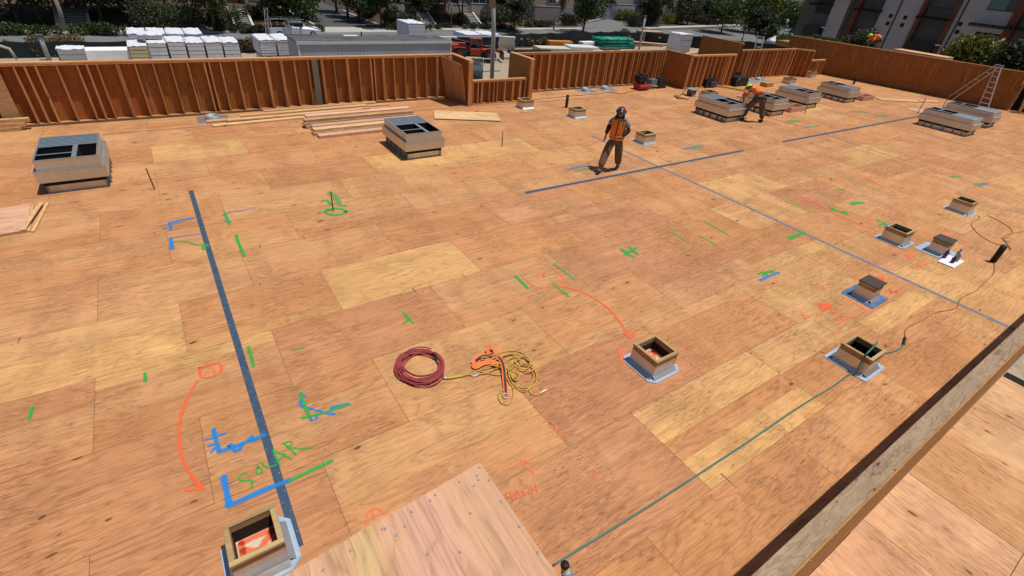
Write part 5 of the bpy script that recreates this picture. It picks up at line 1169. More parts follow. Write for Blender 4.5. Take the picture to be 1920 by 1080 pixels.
for i, (px, py, h, r, kd) in enumerate([(10, 36, 8, 3.4, 'dark'), (165, 38, 7, 2.8, 'purple'), (318, 30, 8, 3.0, 'olive'), (520, 36, 7, 2.8, 'green'), (632, 24, 9, 3.2, 'dark'), (652, 34, 8, 2.8, 'dark'), (693, 34, 8, 3.0, 'green'), (760, 34, 7, 2.2, 'dark'), (812, 30, 8, 2.4, 'dark'), (945, 36, 8, 2.8, 'dark'), (1010, 30, 9, 3.4, 'dark'), (1065, 30, 9, 3.4, 'dark'), (1150, 22, 9, 3.0, 'dark'), (1240, 36, 7, 2.6, 'dark'), (1325, 44, 9, 4.0, 'dark'), (1372, 44, 10, 4.6, 'yellow'), (1420, 48, 11, 4.6, 'green'), (1502, 62, 8, 3.2, 'dark')]):
    tree(['dark tree in the top left corner', 'purple tree beside the leftmost stairs', 'olive tree beside the grey house', 'green tree right of the brown door house', 'tall dark tree far along the side street', 'dark tree at the right edge of the side street', 'green tree behind the yellowish street tree', 'dark tree before the pinkish house', 'dark tree left of the first lamp', 'dark tree right of the tall mast', 'dark tree before the tan house', 'dark tree right of the second lamp', 'dark tree at the corner garden wall', 'dark tree between the lavender house and the portico', 'dark tree right of the portico', 'yellow green tree above the stop sign', 'tall green tree left of the top right tree gap', 'dark tree touching the left end of the townhouses'][i], px, py, h, r, kd, Z1 if px < 1100 else -5.2, .22, 4200, 1, grp='trees filling the gardens behind the street')
S_ = [('clipped hedge at the top left along the kerb', 70, 66, 9, 1.6, 1.1, 'green', -5.1), ('clipped round hedge right of the leftmost path', 208, 66, 4.6, 1.6, 1.25, 'green', -5.1), ('dark low hedge before the second stairs', 433, 60, 5, 1.5, 1.1, 'dark', -5.1), ('low sage hedge left of the white pickup', 484, 62, 4.5, 1.5, 1.0, 'sage', -5.1),
      ('hedge at the apron of the side street', 588, 60, 3, 1.3, .9, 'green', -5.1), ('large loose bush above the lumber stacks', 300, 58, 6, 3, 3.4, 'olive', -4.6), ('bush on the slope right of the pale barked tree', 425, 44, 3.2, 2, 2.2, 'green', -4.2), ('dark bush beside the second house steps', 497, 36, 4, 2, 2.0, 'dark', Z1), ('wide dark hedge below the third stairs', 780, 57, 9.5, 1.8, 1.1, 'dark', -5.1),
      ('sage bushes on the bank before the beige house', 757, 45, 6.5, 2.2, 1.9, 'sage', -4.3), ('green bush at the left of the sage bushes', 735, 46, 2.6, 1.8, 1.7, 'green', -4.3), ('long dark hedge below the fourth stairs', 912, 56, 12, 1.7, 1.1, 'dark', -5.1), ('round dark bush beside the first lamp', 860, 46, 2.6, 1.8, 1.7, 'dark', -4.3), ('grey bushes beside the fourth stairs', 923, 40, 4.4, 2, 2.0, 'sage', -4.0),
      ('dark low planting under the grey garden wall', 1005, 50, 8, 2, 1.1, 'dark', -5.0), ('dark bush beyond the second lamp', 1070, 48, 5, 2, 2.2, 'dark', -4.9), ('yellow green bushes below the lavender wall', 1172, 38, 7, 3, 2.4, 'yellow', -5.2), ('dark bushes along the far pavement', 1205, 50, 9, 3, 2.6, 'dark', -5.2), ('bright green bush by the beige portico', 1262, 45, 8, 3, 2.6, 'yellow', -5.2),
      ('brownish bushes before the portico', 1322, 47, 9, 3, 2.4, 'purple', -5.2), ('bush at the parked white car', 1465, 84, 5, 3, 2.2, 'green', -5.2), ('dry grass tuft left by the screen fence', 30, 104, 6, 2, 1.1, 'dry', -5.2), ('dry grass beside the white board pile', 112, 98, 4, 2, 1.6, 'dry', -5.2), ('dry weeds between the lumber stacks', 474, 97, 2.5, 1.5, 1.5, 'dry', -5.2), ('dry grass along the middle of the screen fence', 1000, 86, 5, 1.5, 1.2, 'dry', -5.2), ('tall dry weeds at the fence bend', 1170, 76, 3, 1.5, 1.8, 'dry', -5.2)]
for (lb, px, py, wx, wy, h, kd, z) in S_: shrub(lb, px, py, wx, wy, h, kd, z, n=int(900+wx*h*260), size=.11)
# vegetation beyond the right wall
def beyond(px, py, X): return atX(px, py, X)
for lb, px, py, X, wx, h, kd in [('yellow green bush beyond the right wall', 1818, 104, 47, 3.0, 3.0, 'yellow'), ('dark bushes beyond the right end of the wall', 1900, 118, 46, 2.6, 3.0, 'dark'), ('round bush left of the third worker', 1622, 80, 50, 1.9, 2.3, 'olive'), ('dark bush at the corner of the right wall', 1592, 84, 54, 1.5, 1.7, 'olive'), ('low bush in front of the first townhouse', 1540, 82, 56, 2.6, 1.8, 'green')]:
    p = beyond(px, py, X); shrub(lb, 0, 0, wx, wx, h, kd, n=6500, size=.14, pos=(p.x, p.y, p.z-h*.55), grp='bushes beyond the right wall')
    o = MB().tube([(p.x, p.y, p.z-h*.4), (p.x, p.y, -5.2)], .14, 8).build('planter_column', CONC, None); tag(o, 'raised concrete planter column under the '+lb, 'planter column')
# leaning palm like trunk
t = thing('street_tree_trunk', 'bare leaning tree trunk near the leftmost stairs', 'tree trunk', ground_at(120, 62)); q = atY(97, -20, t.location.y)-t.location; MB().tube([(0, 0, -.2), q*.5+Vector((.15, 0, 0)), q], [.26, .19, .15], 10).build('trunk', BARKP, t, True)

# ================================================================ houses behind the street
STUC = mat_plain('beige_stucco', (.33, .27, .21), .9, var=.1, scale=.8); STUG = mat_plain('grey_stucco', (.24, .25, .26), .9, var=.1); STUL = mat_plain('lavender_stucco', (.36, .34, .37), .9, var=.08); STUD_ = mat_plain('dark_cladding', (.07, .07, .08), .8); REDB = mat_plain('red_brick', (.13, .045, .03), .9, var=.3, scale=2)
GLASS = NT('window_glass'); GLASS.b.inputs['Base Color'].default_value = (.02, .035, .045, 1); GLASS.b.inputs['Roughness'].default_value = .08; GLASS.b.inputs['Specular IOR Level'].default_value = .8; GLASS = GLASS.m
GLASST = mat_plain('blue_green_glass', (.05, .13, .15), .2, spec=.7); FRAME = mat_plain('white_frame', (.6, .6, .58), .6); BRN = mat_plain('brown_door', (.09, .04, .025), .6); ROOFM = mat_plain('roof_shingle', (.09, .08, .08), .9)
def window(par, x0, x1, z0, z1, y, nx=1, nz=1, fr=FRAME, glass=None, off=.05):
    mb = MB(); f = .07; mb.span(x0-f, x1+f, y-off-.03, y, z0-f, z0); mb.span(x0-f, x1+f, y-off-.03, y, z1, z1+f); mb.span(x0-f, x0, y-off-.03, y, z0, z1); mb.span(x1, x1+f, y-off-.03, y, z0, z1)
    for i in range(1, nx): xx = x0+(x1-x0)*i/nx; mb.span(xx-.035, xx+.035, y-off-.02, y, z0, z1)
    for i in range(1, nz): zz = z0+(z1-z0)*i/nz; mb.span(x0, x1, y-off-.018, y-.005, zz-.03, zz+.03)
    o = mb.build('window', fr, par); MB().span(x0, x1, y-off, y-off+.01, z0, z1).build('pane', glass or GLASS, o); return o
def house(label, x0, x1, y, z0, h, col, wins=(), doors=(), depth=9, extra=None):
    t = thing('house', label, 'house', ((x0+x1)/2, y, z0)); w2 = (x1-x0)/2
    MB().span(-w2, w2, 0, depth, -1, h).build('wall', col, t); MB().span(-w2-.4, w2+.4, -.5, depth+.4, h+.003, h+.35).build('roof', ROOFM, t)
    MB().span(-w2-.02, w2+.02, -.06, 0, -.9, .45).build('plinth', STUG if col is not STUG else STUC, t)
    for (a, b, c, d, nx, nz) in wins: window(t, a, b, c, d, 0, nx, nz)
    for (a, b, c, d) in doors: MB().span(a, b, -.12, -.02, c, d).build('door', BRN, t)
    if extra: extra(t)
    return t
def X(px, y): return atY(px, 10, y).x
def porch(t):
    MB().span(-4.5, 4.5, -2.2, 0, 2.7, 3.0).build('canopy', STUD_, t)
    for sx in (-4.2, -1.3, 1.3, 4.2): MB().span(sx-.2, sx+.2, -2.1, -1.7, -.5, 2.7).build('column', STUC, t)
def porch_in(t): pass
y = 82
house('grey house with pale porch posts behind the dark trees', X(262, y), X(330, y), y, -3.5, 6, STUG, [(-2, -.6, .6, 2.4, 1, 1), (1.2, 2.4, .6, 2.4, 1, 1)], [(-.3, .7, 0, 2.2)], extra=lambda t: [MB().span(sx-.22, sx+.22, -1.5, -1.1, -.5, 3).build('column', FRAME, t) for sx in (-2.6, .9, 2.9)])
house('beige house with a brown door above the second stairs', X(400, y), X(520, y), y, -3.4, 6, STUC, [(1.6, 3.4, .8, 2.6, 2, 1), (-4.8, -3.2, .8, 2.4, 1, 1), (4.0, 5.4, .8, 2.6, 1, 1)], [(-2.0, -.6, 0, 2.4)], extra=lambda t: (MB().span(-.2, .7, -.9, -.3, -.5, 3.4).build('column', STUC, t), MB().span(1.3, 6.0, -.1, -.02, -.2, .6).build('panel', REDB, t)))
house('pinkish house behind the sage bushes', X(728, 84), X(872, 84), 84, -3.4, 6, mat_plain('pink_stucco', (.30, .21, .17), .9), [(-6.2, -4.8, .7, 2.9, 1, 2), (-1, .6, .7, 2.6, 2, 1), (4, 5.6, .7, 2.6, 1, 1)], [(2.1, 3.1, 0, 2.3)], extra=lambda t: MB().span(.9, 1.7, -.8, -.1, -.5, 4).build('column', REDB, t))
house('dark clad house with white paned windows by the mast', X(873, 84.5), X(955, 84.5), 84.5, -3.4, 6, STUD_, [(-3.2, .8, .7, 3.0, 3, 2), (2.4, 3.8, .7, 3.0, 1, 2)], [(1.1, 2.0, 0, 2.2)])
house('tan house mostly hidden by the yellow green tree', X(962, 88), X(1075, 88), 88, -3.4, 6, STUC, [(-4, -2.5, 1, 2.8, 1, 2), (1, 3, 1, 2.8, 2, 1)], [(4, 5, 0, 2.2)])
house('lavender grey house with two small windows', X(1120, 98), X(1222, 98), 98, -5.2, 9, STUL, [(-2.6, -1.6, 4.4, 5.4, 1, 1), (1.6, 2.4, 4.0, 5.0, 1, 1), (3.6, 4.4, 5.2, 6.2, 1, 1), (-7, -5, 4, 6, 2, 1)], [(5, 6, 0, 2.3)])
house('pale house with beige portico on the right corner', X(1232, 92), X(1345, 92), 92, -5.2, 9, mat_plain('portico_plaster', (.42, .36, .29), .9), [(-6, -4.2, 1, 3, 2, 1), (-.5, 1.5, 4.6, 6.6, 2, 1), (3.5, 5, 4.6, 6.6, 1, 1)], [(5, 7, 0, 2.5)],
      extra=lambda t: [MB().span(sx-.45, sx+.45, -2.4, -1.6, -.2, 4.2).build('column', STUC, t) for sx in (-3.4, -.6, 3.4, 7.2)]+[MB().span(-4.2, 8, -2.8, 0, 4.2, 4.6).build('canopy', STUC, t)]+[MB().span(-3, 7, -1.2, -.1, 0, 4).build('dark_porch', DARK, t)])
house('pale house between the big trees at the top right', X(1350, 110), X(1500, 110), 110, -5.2, 11, STUC, [(-9, -6, 5, 7.4, 2, 1), (-3, -1, 5, 7.4, 1, 1), (2, 4.5, 5, 7.4, 2, 1), (8, 10, 5, 7.4, 1, 1)], [(0, 1.2, 0, 2.4)])
# retaining walls and steps
def stairs(label, px, py, wd, n, rise=.17, run=.36):
    p = ground_at(px, py); t = thing('stairs', label, 'stairs', (p.x, max(p.y, yk(p.x)-.1), -5.06), 0, 'concrete garden stairs up the bank')
    mb = MB()
    for i in range(n): mb.span(-wd/2, wd/2, i*run, n*run+.3, i*rise-.02*(i == 0), (i+1)*rise)
    mb.build('steps', CONC, t)
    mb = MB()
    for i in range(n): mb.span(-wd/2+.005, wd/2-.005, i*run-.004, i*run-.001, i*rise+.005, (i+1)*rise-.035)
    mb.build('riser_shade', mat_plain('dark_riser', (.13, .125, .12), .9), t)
    for sx in (-1, 1):
        mb = MB(); mb.bar((sx*(wd/2+.14), -.15, .08), (sx*(wd/2+.14), n*run, n*rise+.12), .26, .35); mb.build('cheek_wall', mat_plain('pale_cheek_wall', (.55, .53, .49), .85), t)
    return t
stairs('wide shaded stairs by the leaning trunk', 141, 54, 2.3, 10); stairs('stairs leading to the brown door', 458, 51, 1.7, 9); stairs('stairs below the pinkish house', 806, 48, 1.6, 8); stairs('stairs below the dark clad house', 893, 47, 1.5, 8)
def retain(label, pxa, pxb, y, z0, h, mat=CONC):
    a = X(pxa, y); b = X(pxb, y); t = thing('garden_wall', label, 'garden wall', ((a+b)/2, y, z0), 0, 'low garden walls of the houses'); L = (b-a)/2
    MB().span(-L, L, 0, .25, -.8, h).build('wall', mat, t); MB().span(-L-.04, L+.04, -.04, .29, h+.002, h+.07).build('coping', CONC, t); return t
retain('low grey wall right of the second stairs', 468, 515, 78.5, -3.6, .9); retain('grey wall behind the sage bushes', 724, 790, 80.4, -3.6, 1.2); retain('dark wall beside the third stairs', 806, 836, 80.2, -3.6, 1.1, STUD_); retain('pale wall beside the fourth stairs', 884, 940, 80.6, -3.6, 1.3); retain('pale wall under the dark clad house', 842, 876, 80.6, -3.6, 1.1)
retain('weathered board wall behind the second lamp', 992, 1052, 80.5, -4.0, 1.7, mat_plain('weathered_boards', (.22, .20, .18), .9)); retain('lavender garden wall on the corner', 1120, 1192, 90, -5.2, 3.0, STUL)
# townhouses in the shade beyond the right wall
XT = 66.0; tb = thing('townhouse_row', 'row of shaded townhouses with brick piers and pergolas at the top right', 'townhouse', (XT, 24, -5.2))
MB().span(0, 12, -20, 12.4, 0, 16).build('wall', mat_plain('charcoal_wall', (.085, .085, .09), .9), tb)
PLAS = mat_plain('pale_plaster', (.34, .32, .35), .9, var=.05)
def Yz(px, py): q = atX(px, py, XT); return q.y-24, q.z+5.2
def panel(nm, y0, y1, z0, z1, mat, out=.08): return MB().span(-out, 0, min(y0, y1), max(y0, y1), z0, z1).build(nm, mat, tb)
def twin(y0, y1, z0, z1, out=.12, glass=None, nx=2):
    a, b = min(y0, y1), max(y0, y1); mb = MB(); f = .07
    mb.span(-out, 0, a-f, b+f, z0-f, z0); mb.span(-out, 0, a-f, b+f, z1, z1+f)
    for k in range(nx+1): yy = a+(b-a)*k/nx; mb.span(-out, 0, yy-f/2, yy+f/2, z0, z1)
    o = mb.build('window', STUD_, tb); MB().span(-out+.04, -out+.05, a, b, z0, z1).build('pane', glass or GLASST, o)
MAS = []
def ypx(px, py=33): return Yz(px, py)[0]
def bay(pa, pb, big=False, k0=0):
    a, b = sorted((ypx(pa), ypx(pb)))
    for k in range(5):
        z_ = 1.0+k*3.1; twin(a+.12, b-.12, z_+.1, z_+1.75, glass=[GLASS, GLASST, GLASS][(k+k0) % 3], nx=2)
    for z_ in (2.95, 8.1):
        mb = MB()
        for k in range(9): yy = a-.2+(b-a+.4)*k/8; mb.span(-1.25, -.02, yy-.05, yy+.05, z_, z_+.14)
        mb.span(-1.2, -1.08, a-.3, b+.3, z_-.1, z_-.003); mb.build('pergola', BLACK, tb)
    mb = MB(); mb.span(-1.0, -.01, a, b, 5.0, 5.12); mb.span(-1.0, -.95, a, b, 5.13, 6.0); mb.build('balcony', BLACK, tb)
    MB().lathe([(0, 0), (.28, .05), (.3, .12), (0, .14)], (-.75, a-.3, 5.9), 10).build('wall_lamp', FRAME, tb)
def tower(pa, pb, ppipe, vents):
    panel('plaster_panel', ypx(pa), ypx(pb), 0, 16, PLAS, .35); y_ = ypx(ppipe); MB().span(-.42, -.353, y_-.05, y_+.05, 1, 16).build('downpipe', BLACK, tb)
    for vx, vy in vents:
        yy, zz = Yz(vx, vy)
        for dz in (0, 5.3): MB().span(-.37, -.352, yy-.17, yy+.17, zz-.17+dz, zz+.17+dz).build('vent', DARK, tb)
def pier(pa, pb): panel('brick_pier', ypx(pa), ypx(pb), 0, 16, REDB, .55)
bay(1522, 1553, k0=1); tower(1556, 1588, 1587, []); pier(1600, 1608); bay(1609, 1648); tower(1650, 1722, 1681, [(1673, 30), (1667, 44), (1700, 33), (1694, 47)]); pier(1722.5, 1730); bay(1731, 1784); pier(1784.5, 1793)
tower(1793.5, 1899, 1803, [(1803, 45), (1797, 60)]); pier(1899.5, 1916); bay(1917, 1965); pier(1966, 1976); tower(1977, 2050, 2010, [])
# big window and dark door opening in the wide plaster front
a, b = ypx(1872, 12)-.05, ypx(1853, 12)+.2
q0, q1 = Yz(1905, 20)[0], Yz(1856, 12)[0]
MB().span(-.42, -.36, q0, q1, 9.3, 11.2).build('window', STUD_, tb); MB().span(-.425, -.421, q0+.7, q1-.08, 9.4, 11.1).build('pane', GLASST, tb)
q0, q1 = Yz(1888, 70)[0], Yz(1832, 62)[0]
MB().span(-.40, -.36, q0, q1, 4.6, 7.5).build('door_opening', DARK, tb); MB().span(-.43, -.401, q0, (q0+q1)/2, 4.7, 7.4).build('sliding_door', mat_plain('grey_glass_door', (.10, .12, .13), .4), tb)
mb = MB(); [mb.span(-1.6, -.36, q0-.5+(q1-q0+1)*k/9-.05, q0-.5+(q1-q0+1)*k/9+.05, 8.05, 8.2) for k in range(10)]; mb.span(-1.55, -1.45, q0-.6, q1+.6, 7.95, 8.045); mb.build('pergola', BLACK, tb)
q0, q1 = Yz(1590, 7)[0], Yz(1512, 2)[0]; panel('brick_panel', q0, q1, 8.9, 16, REDB, .60)

# ================================================================ construction yard
WRAP = mat_plain('white_lumber_wrap', (.66, .67, .72), .5, var=.08, scale=1.5); ENDW = mat_plain('stack_ends', (.60, .60, .63), .8, var=.2, scale=6); YEND = mat_plain('yellow_stack_ends', (.52, .46, .27), .8, var=.2, scale=6)
def wrapped(label, x, y, wx, wy, h, layers=8, z=-5.2, end=ENDW, grp='white wrapped lumber stacks', rz=0, wob=.05):
    t = thing('lumber_stack', label, 'lumber stack', (x, y, z), rz, grp); rs = random.Random(int(x*10+y))
    mb = MB(); lh = (h-.15)/layers
    for k in range(layers): d = rs.uniform(0, wob); mb.span(-wx/2+.02+d*.3, wx/2-.02, -wy/2-d*.4, wy/2, .12+k*lh+.02, .12+(k+1)*lh-.012)
    mb.build('boards', end, t); MB().span(-wx/2+.03, wx/2-.03, -wy/2+.05, wy/2-.05, .10, h-.02).build('core', mat_dk, t)
    mb = MB(); nx, ny = 6, 12
    zz = [[h+.02+rs.uniform(-.03, .05)-(.05 if i in (0, nx) or j in (0, ny) else 0) for i in range(nx+1)] for j in range(ny+1)]
    for j in range(ny):
        for i in range(nx):
            P = lambda a, b: (-wx/2-.01+(wx+.02)*a/nx, -wy/2-.03+(wy+.05)*b/ny, zz[b][a]); mb.quad(P(i, j), P(i+1, j), P(i+1, j+1), P(i, j+1))
    for j in range(ny):
        for sx, a in ((-1, 0), (1, nx)):
            p, q = (sx*(wx/2+.01), -wy/2+wy*j/ny, zz[j][a]), (sx*(wx/2+.01), -wy/2+wy*(j+1)/ny, zz[j+1][a]); mb.quad(p, q, (q[0], q[1], .15), (p[0], p[1], .15))
    mb.build('wrap', WRAP, t, True)
    mb = MB()
    for s_ in (-.3, .3): mb.span(s_*wx-.05, s_*wx+.05, -wy/2, wy/2, 0, .10)
    mb.build('bearer', LUM, t); return t
mat_dk = mat_plain('stack_gap', (.14, .14, .15), .9)
names = ['leftmost yellow ended stack of the long front row', 'second white stack from the left of the front row', 'third white stack from the left of the front row', 'fourth white stack from the left of the front row', 'fifth white stack from the left of the front row', 'rightmost stack of the front row beside the dry weeds']
for i in range(6): wrapped(names[i], -.75+i*1.2, 47.6, 1.12, 2.5, 2.68-.05*(i % 2)-(.0 if i else .25), 9, end=YEND if i == 0 else ENDW)
for i in range(4): wrapped(['leftmost', 'second', 'third', 'rightmost'][i]+' white stack of the back row behind the front row', -.6+i*1.25, 50.7, 1.15, 3.0, 2.8, 8, wob=.08)
p = at(265, 74, -2.9); wrapped('torn crumpled stack on top of the left of the row', p.x+.6, 48.0, 1.5, 1.2, .4, 3, -2.6, wob=.2)
for i, (px, lb) in enumerate([(500, 'left'), (525, 'right')]):
    for k in range(2): wrapped(['lower', 'upper'][k]+' '+lb+' white stack beside the office trailer', 8.05+i*1.3-.1*k, 48.4, 1.2, 3.2, 1.3, 6, -5.2+k*1.42)
wrapped('white stack standing far behind the trailer roof', 27.0, 62.0, 2.2, 3.4, 2.4, 5); 
for i in range(2): wrapped(['left', 'right'][i]+' flat white stack behind the trailer end', 33.0+i*2.6, 58.6, 2.4, 3.2, 1.7, 4, -5.2)
wrapped('grey wrapped stack standing at the tall panel', 66.2, 53.2, 2.5, 2.4, 2.5, 3, end=mat_plain('grey_cover', (.30, .31, .36), .7))
for i in range(3):
    o = MB().span(-1.8, 1.8, -.7, .7, 0, .62).build('foam_board_bundle', WHT, None, bevel=.02); o.location = (-3.3+.15*i, 48.2+.1*i, -5.2+.66*i); tag(o, ['bottom', 'middle', 'top'][i]+' white board bundle left of the lumber row', 'board bundle', 'white board bundles')
wrapped('torn grey wrapped bundle leaning on the white board bundles', -4.6, 47.4, 1.5, 1.2, 2.2, 6, end=mat_plain('torn_wrap', (.42, .41, .44), .8), wob=.35)
o = MB().tube([(-.9, 0, 0), (-.75, 0, .7), (0, 0, 1.05), (.75, 0, .7), (.9, 0, 0)], .1, 8).build('culvert_ring', CONC, None, True, loc=at(0, 112, -4.4)); tag(o, 'curved grey pipe rim at the left picture edge above the parapet', 'pipe')
# office trailer
TW = mat_plain('trailer_cladding', (.33, .36, .40), .7, var=.05); TR = NT('trailer_roof'); pos = TR.node('ShaderNodeTexCoord').outputs['Object']; n1 = TR.noise(TR.vmul(pos, (.6, 2, 1)), 1, 5, .7, 1); TR.put(TR.b.inputs['Base Color'], TR.ramp(n1, [(.35, (.045, .045, .05)), (.6, (.12, .12, .125)), (.8, (.17, .165, .16))])); TR.b.inputs['Roughness'].default_value = .85
t = thing('office_trailer', 'long grey site office trailer behind the left parapet', 'trailer', (15.9, 42.8, -5.2)); L = 6.55
MB().span(-L, L, 0, 3.3, .5, 3.1).build('body', TW, t); MB().span(-L-.06, L+.06, -.06, 3.36, 3.102, 3.2).build('roof', TR.m, t); MB().span(-L-.07, L+.07, -.09, -.061, 3.0, 3.21).build('roof_trim', mat_plain('pale_trim', (.50, .53, .57), .6), t)
MB().span(-L-.03, L+.03, -.05, -.002, 2.05, 2.12).build('side_trim', mat_plain('pale_trim_low', (.48, .50, .54), .6), t); MB().span(-L, -L+.12, -.03, -.001, .5, 3).build('corner_trim', FRAME, t); MB().span(L-.12, L, -.03, -.001, .5, 3).build('corner_trim', FRAME, t)
mb = MB(); [mb.span(-L+.3+i*.3-.008, -L+.3+i*.3+.008, -.012, -.001, .55, 2.98) for i in range(43)]; mb.build('cladding_grooves', mat_plain('groove', (.24, .26, .29), .8), t)
for x_ in (-4.5, -.6, 3.8): MB().span(x_-.9, x_+.9, -.7, -.1, 2.0, 2.05).build('awning', CONC, t)
for x_ in (-4.5, 3.8): window(t, x_-.6, x_+.6, 1.2, 1.9, 0, 2, 1)
MB().span(-.5, .4, -.06, -.01, .6, 1.95).build('door', FRAME, t); MB().span(-2.2, -1.0, 2.3, 2.9, 3.21, 3.25).build('roof_hatch', FRAME, t); MB().lathe([(.06, 3.2), (.06, 3.5), (0, 3.5)], (-.6, 2.8, 0), 8).build('vent_pipe', BLACK, t)
for x_ in (-5, -1.7, 1.7, 5): MB().span(x_-.2, x_+.2, .3, 3.0, 0, .5).build('pier', CONC, t)
# telehandler
TEL = mat_plain('telehandler_red', (.36, .035, .02), .45, var=.15); TIRE = mat_plain('tyre', (.02, .02, .02), .9)
t = thing('telehandler', 'red telehandler with big tyres parked in the yard', 'telehandler', (29.3, 50.6, -5.2), math.radians(-20))
for x_ in (-1.7, 1.6):
    for y_ in (-1.0, 1.0):
        M = Matrix.Rotation(math.pi/2, 3, 'X'); o = MB().lathe([(.32, -.2), (.6, -.22), (.68, -.12), (.68, .12), (.6, .22), (.32, .2)], (x_, y_, .68), 22, M).build('wheel', TIRE, t, True)
        MB().lathe([(0, -.15), (.22, -.17), (.33, -.2), (.33, .2), (.22, .17), (0, .15)], (x_, y_, .68), 16, M).build('rim', TEL, o, True)
        mb = MB()
        for k in range(16): a = k*math.pi/8; mb.box((x_+.69*math.cos(a), y_, .68+.69*math.sin(a)), (.05, .38, .09), Matrix.Rotation(-a, 3, 'Y'))
        mb.build('tread', TIRE, o)
MB().span(-2.3, 2.1, -.6, .6, .5, .98).build('under_chassis', BLACK, t, bevel=.03)
mb = MB(); mb.span(-2.5, -.9, .05, .75, 1.05, 1.75); mb.box((-2.2, -.3, 1.35), (1.0, .7, .6), taper=.85); mb.build('chassis', TEL, t, bevel=.03)
mb = MB(); 
for (x_, y_) in ((-.6, -.85), (.75, -.85), (-.6, .0), (.65, .0)): mb.bar((x_, y_, 1.0), (x_*.8+.03, y_, 2.25), .09)
mb.span(-.6, .72, -.9, .05, 2.25, 2.36); mb.build('cab_frame', TEL, t, bevel=.02); MB().span(-.45, .3, -.7, -.1, 1.05, 1.5).build('seat', BLACK, t); mb = MB(); mb.span(-.45, .5, .0, .02, 1.3, 2.1); mb.build('rear_glass', GLASS, t); MB().span(-.5, .6, -.88, -.82, .7, 1.35).build('cab_side', TEL, t, bevel=.02)
MB().bar((-2.4, .45, 1.95), (2.4, .45, 1.15), .30, .36).build('boom', BLACK, t, bevel=.02); MB().bar((2.3, .45, 1.15), (3.2, .45, .9), .25).build('boom_tip', TEL, t); MB().span(.75, 2.0, -.6, .2, .98, 1.3).build('front_frame', TEL, t, bevel=.03)
mb = MB(); mb.span(3.15, 3.25, -.6, 1.3, .3, 1.1); mb.build('fork_carriage', BLACK, t); mb = MB(); [mb.span(3.25, 4.3, y_, y_+.12, .3, .36) for y_ in (0, .7)]; mb.build('fork', BLACK, t)
for y_ in (-1.0, 1.0): mb = MB(); mb.box((-1.7, y_, 1.42), (1.3, .42, .05)); mb.box((1.6, y_, 1.42), (1.3, .42, .05)); mb.build('mudguard', TEL, t)
p = at(940, 112, -4.2)
# vehicles
def car(label, name, cat, x, y, rz, col, pickup=False, z=-5.2):
    t = thing(name, label, cat, (x, y, z), rz); L = 4.9 if not pickup else 5.6
    pr = [(-L/2, .35), (-L/2, .85), (-L/2+.1, 1.0), (-.9, 1.05) if pickup else (-L/2+.45, 1.05), (-.75, 1.05) if pickup else (-L/2+.9, 1.5), (-.6, 1.62) if pickup else (-.9, 1.58), (.75, 1.6) if pickup else (.6, 1.55), (1.3, 1.1), (L/2-.15, .95), (L/2, .75), (L/2, .35)]
    mb = MB(); w2 = .9; n = len(pr)
    W = lambda z_: w2 if z_ < 1.06 else w2*.80
    mb.poly([(x_, -W(z_), z_) for x_, z_ in pr]); mb.poly([(x_, W(z_), z_) for x_, z_ in pr][::-1])
    for i in range(n): (a, za), (b, zb) = pr[i], pr[(i+1) % n]; mb.quad((a, -W(za), za), (a, W(za), za), (b, W(zb), zb), (b, -W(zb), zb))
    mb.build('body', col, t); mb = MB()
    x0, x1 = (-.62, .85) if pickup else (-L/2+.95, .75)
    for s_ in (-1, 1): mb.span(x0, x1, s_*(.83), s_*(.845), 1.12, 1.48)
    mb.quad((1.28, -.68, 1.14), (1.28, .68, 1.14), (.82, .66, 1.56), (.82, -.66, 1.56)); mb.build('side_glass', GLASS, t)
    for x_ in (-L/2+.95, L/2-.95):
        for s_ in (-1, 1):
            o = MB().lathe([(.18, -.12), (.33, -.12), (.36, 0), (.33, .12), (.18, .12)], (x_, s_*.82, .36), 16, Matrix.Rotation(math.pi/2, 3, 'X')).build('wheel', TIRE, t, True); MB().lathe([(0, -.13), (.19, -.13), (.19, .13), (0, .13)], (x_, s_*.82, .36), 10, Matrix.Rotation(math.pi/2, 3, 'X')).build('rim', ALU, o)
    for s_ in (-1, 1): MB().box((L/2, s_*.65, .78), (.06, .3, .14)).build('headlight', FRAME, t)
    if pickup:
        MB().span(-L/2+.12, -.95, -.78, .78, 1.052, 1.056).build('cargo_bed', BLACK, t); mb = MB()
        for s_ in (-.8, .8): mb.span(-L/2+.1, 1.0, s_-.03, s_+.03, 1.85, 1.9); [mb.bar((q_, s_, 1.0), (q_, s_, 1.86), .05) for q_ in (-L/2+.2, -.7)]
        mb.build('ladder_rack', FRAME, t)
    return t
car('white work pickup with ladder rack parked under the round green tree', 'pickup_truck', 'pickup truck', 14.6, 67.2, 0, mat_plain('white_car_paint', (.62, .63, .66), .3, var=.03, spec=.6), True)
car('dark blue green car seen through the opening above the low section', 'parked_car', 'car', 24.5, 42.5, math.radians(60), mat_plain('dark_teal_paint', (.012, .03, .045), .25, var=.05, spec=.6))
q = at(1442, 84, -5.2); car('white car half hidden behind the far stud parapet', 'parked_car', 'car', q.x, q.y, .5, mat_plain('white_paint', (.7, .72, .75), .3, var=.02))
q = at(868, 84, -3.6); t = thing('flatbed_trailer', 'grey flatbed loaded with rails behind the telehandler', 'trailer', (27.5, 55.0, -5.2)); MB().span(-2.6, 2.8, 0, 2.2, 1.0, 1.25).build('bed', GALVD, t); MB().span(-2.4, 2.2, .2, .6, 1.26, 1.7).build('load', FRAME, t); [MB().lathe([(0, -.15), (.4, -.15), (.4, .15), (0, .15)], (x_, .2, .42), 14, Matrix.Rotation(math.pi/2, 3, 'X')).build('wheel', TIRE, t) for x_ in (-1.6, 1.6)]
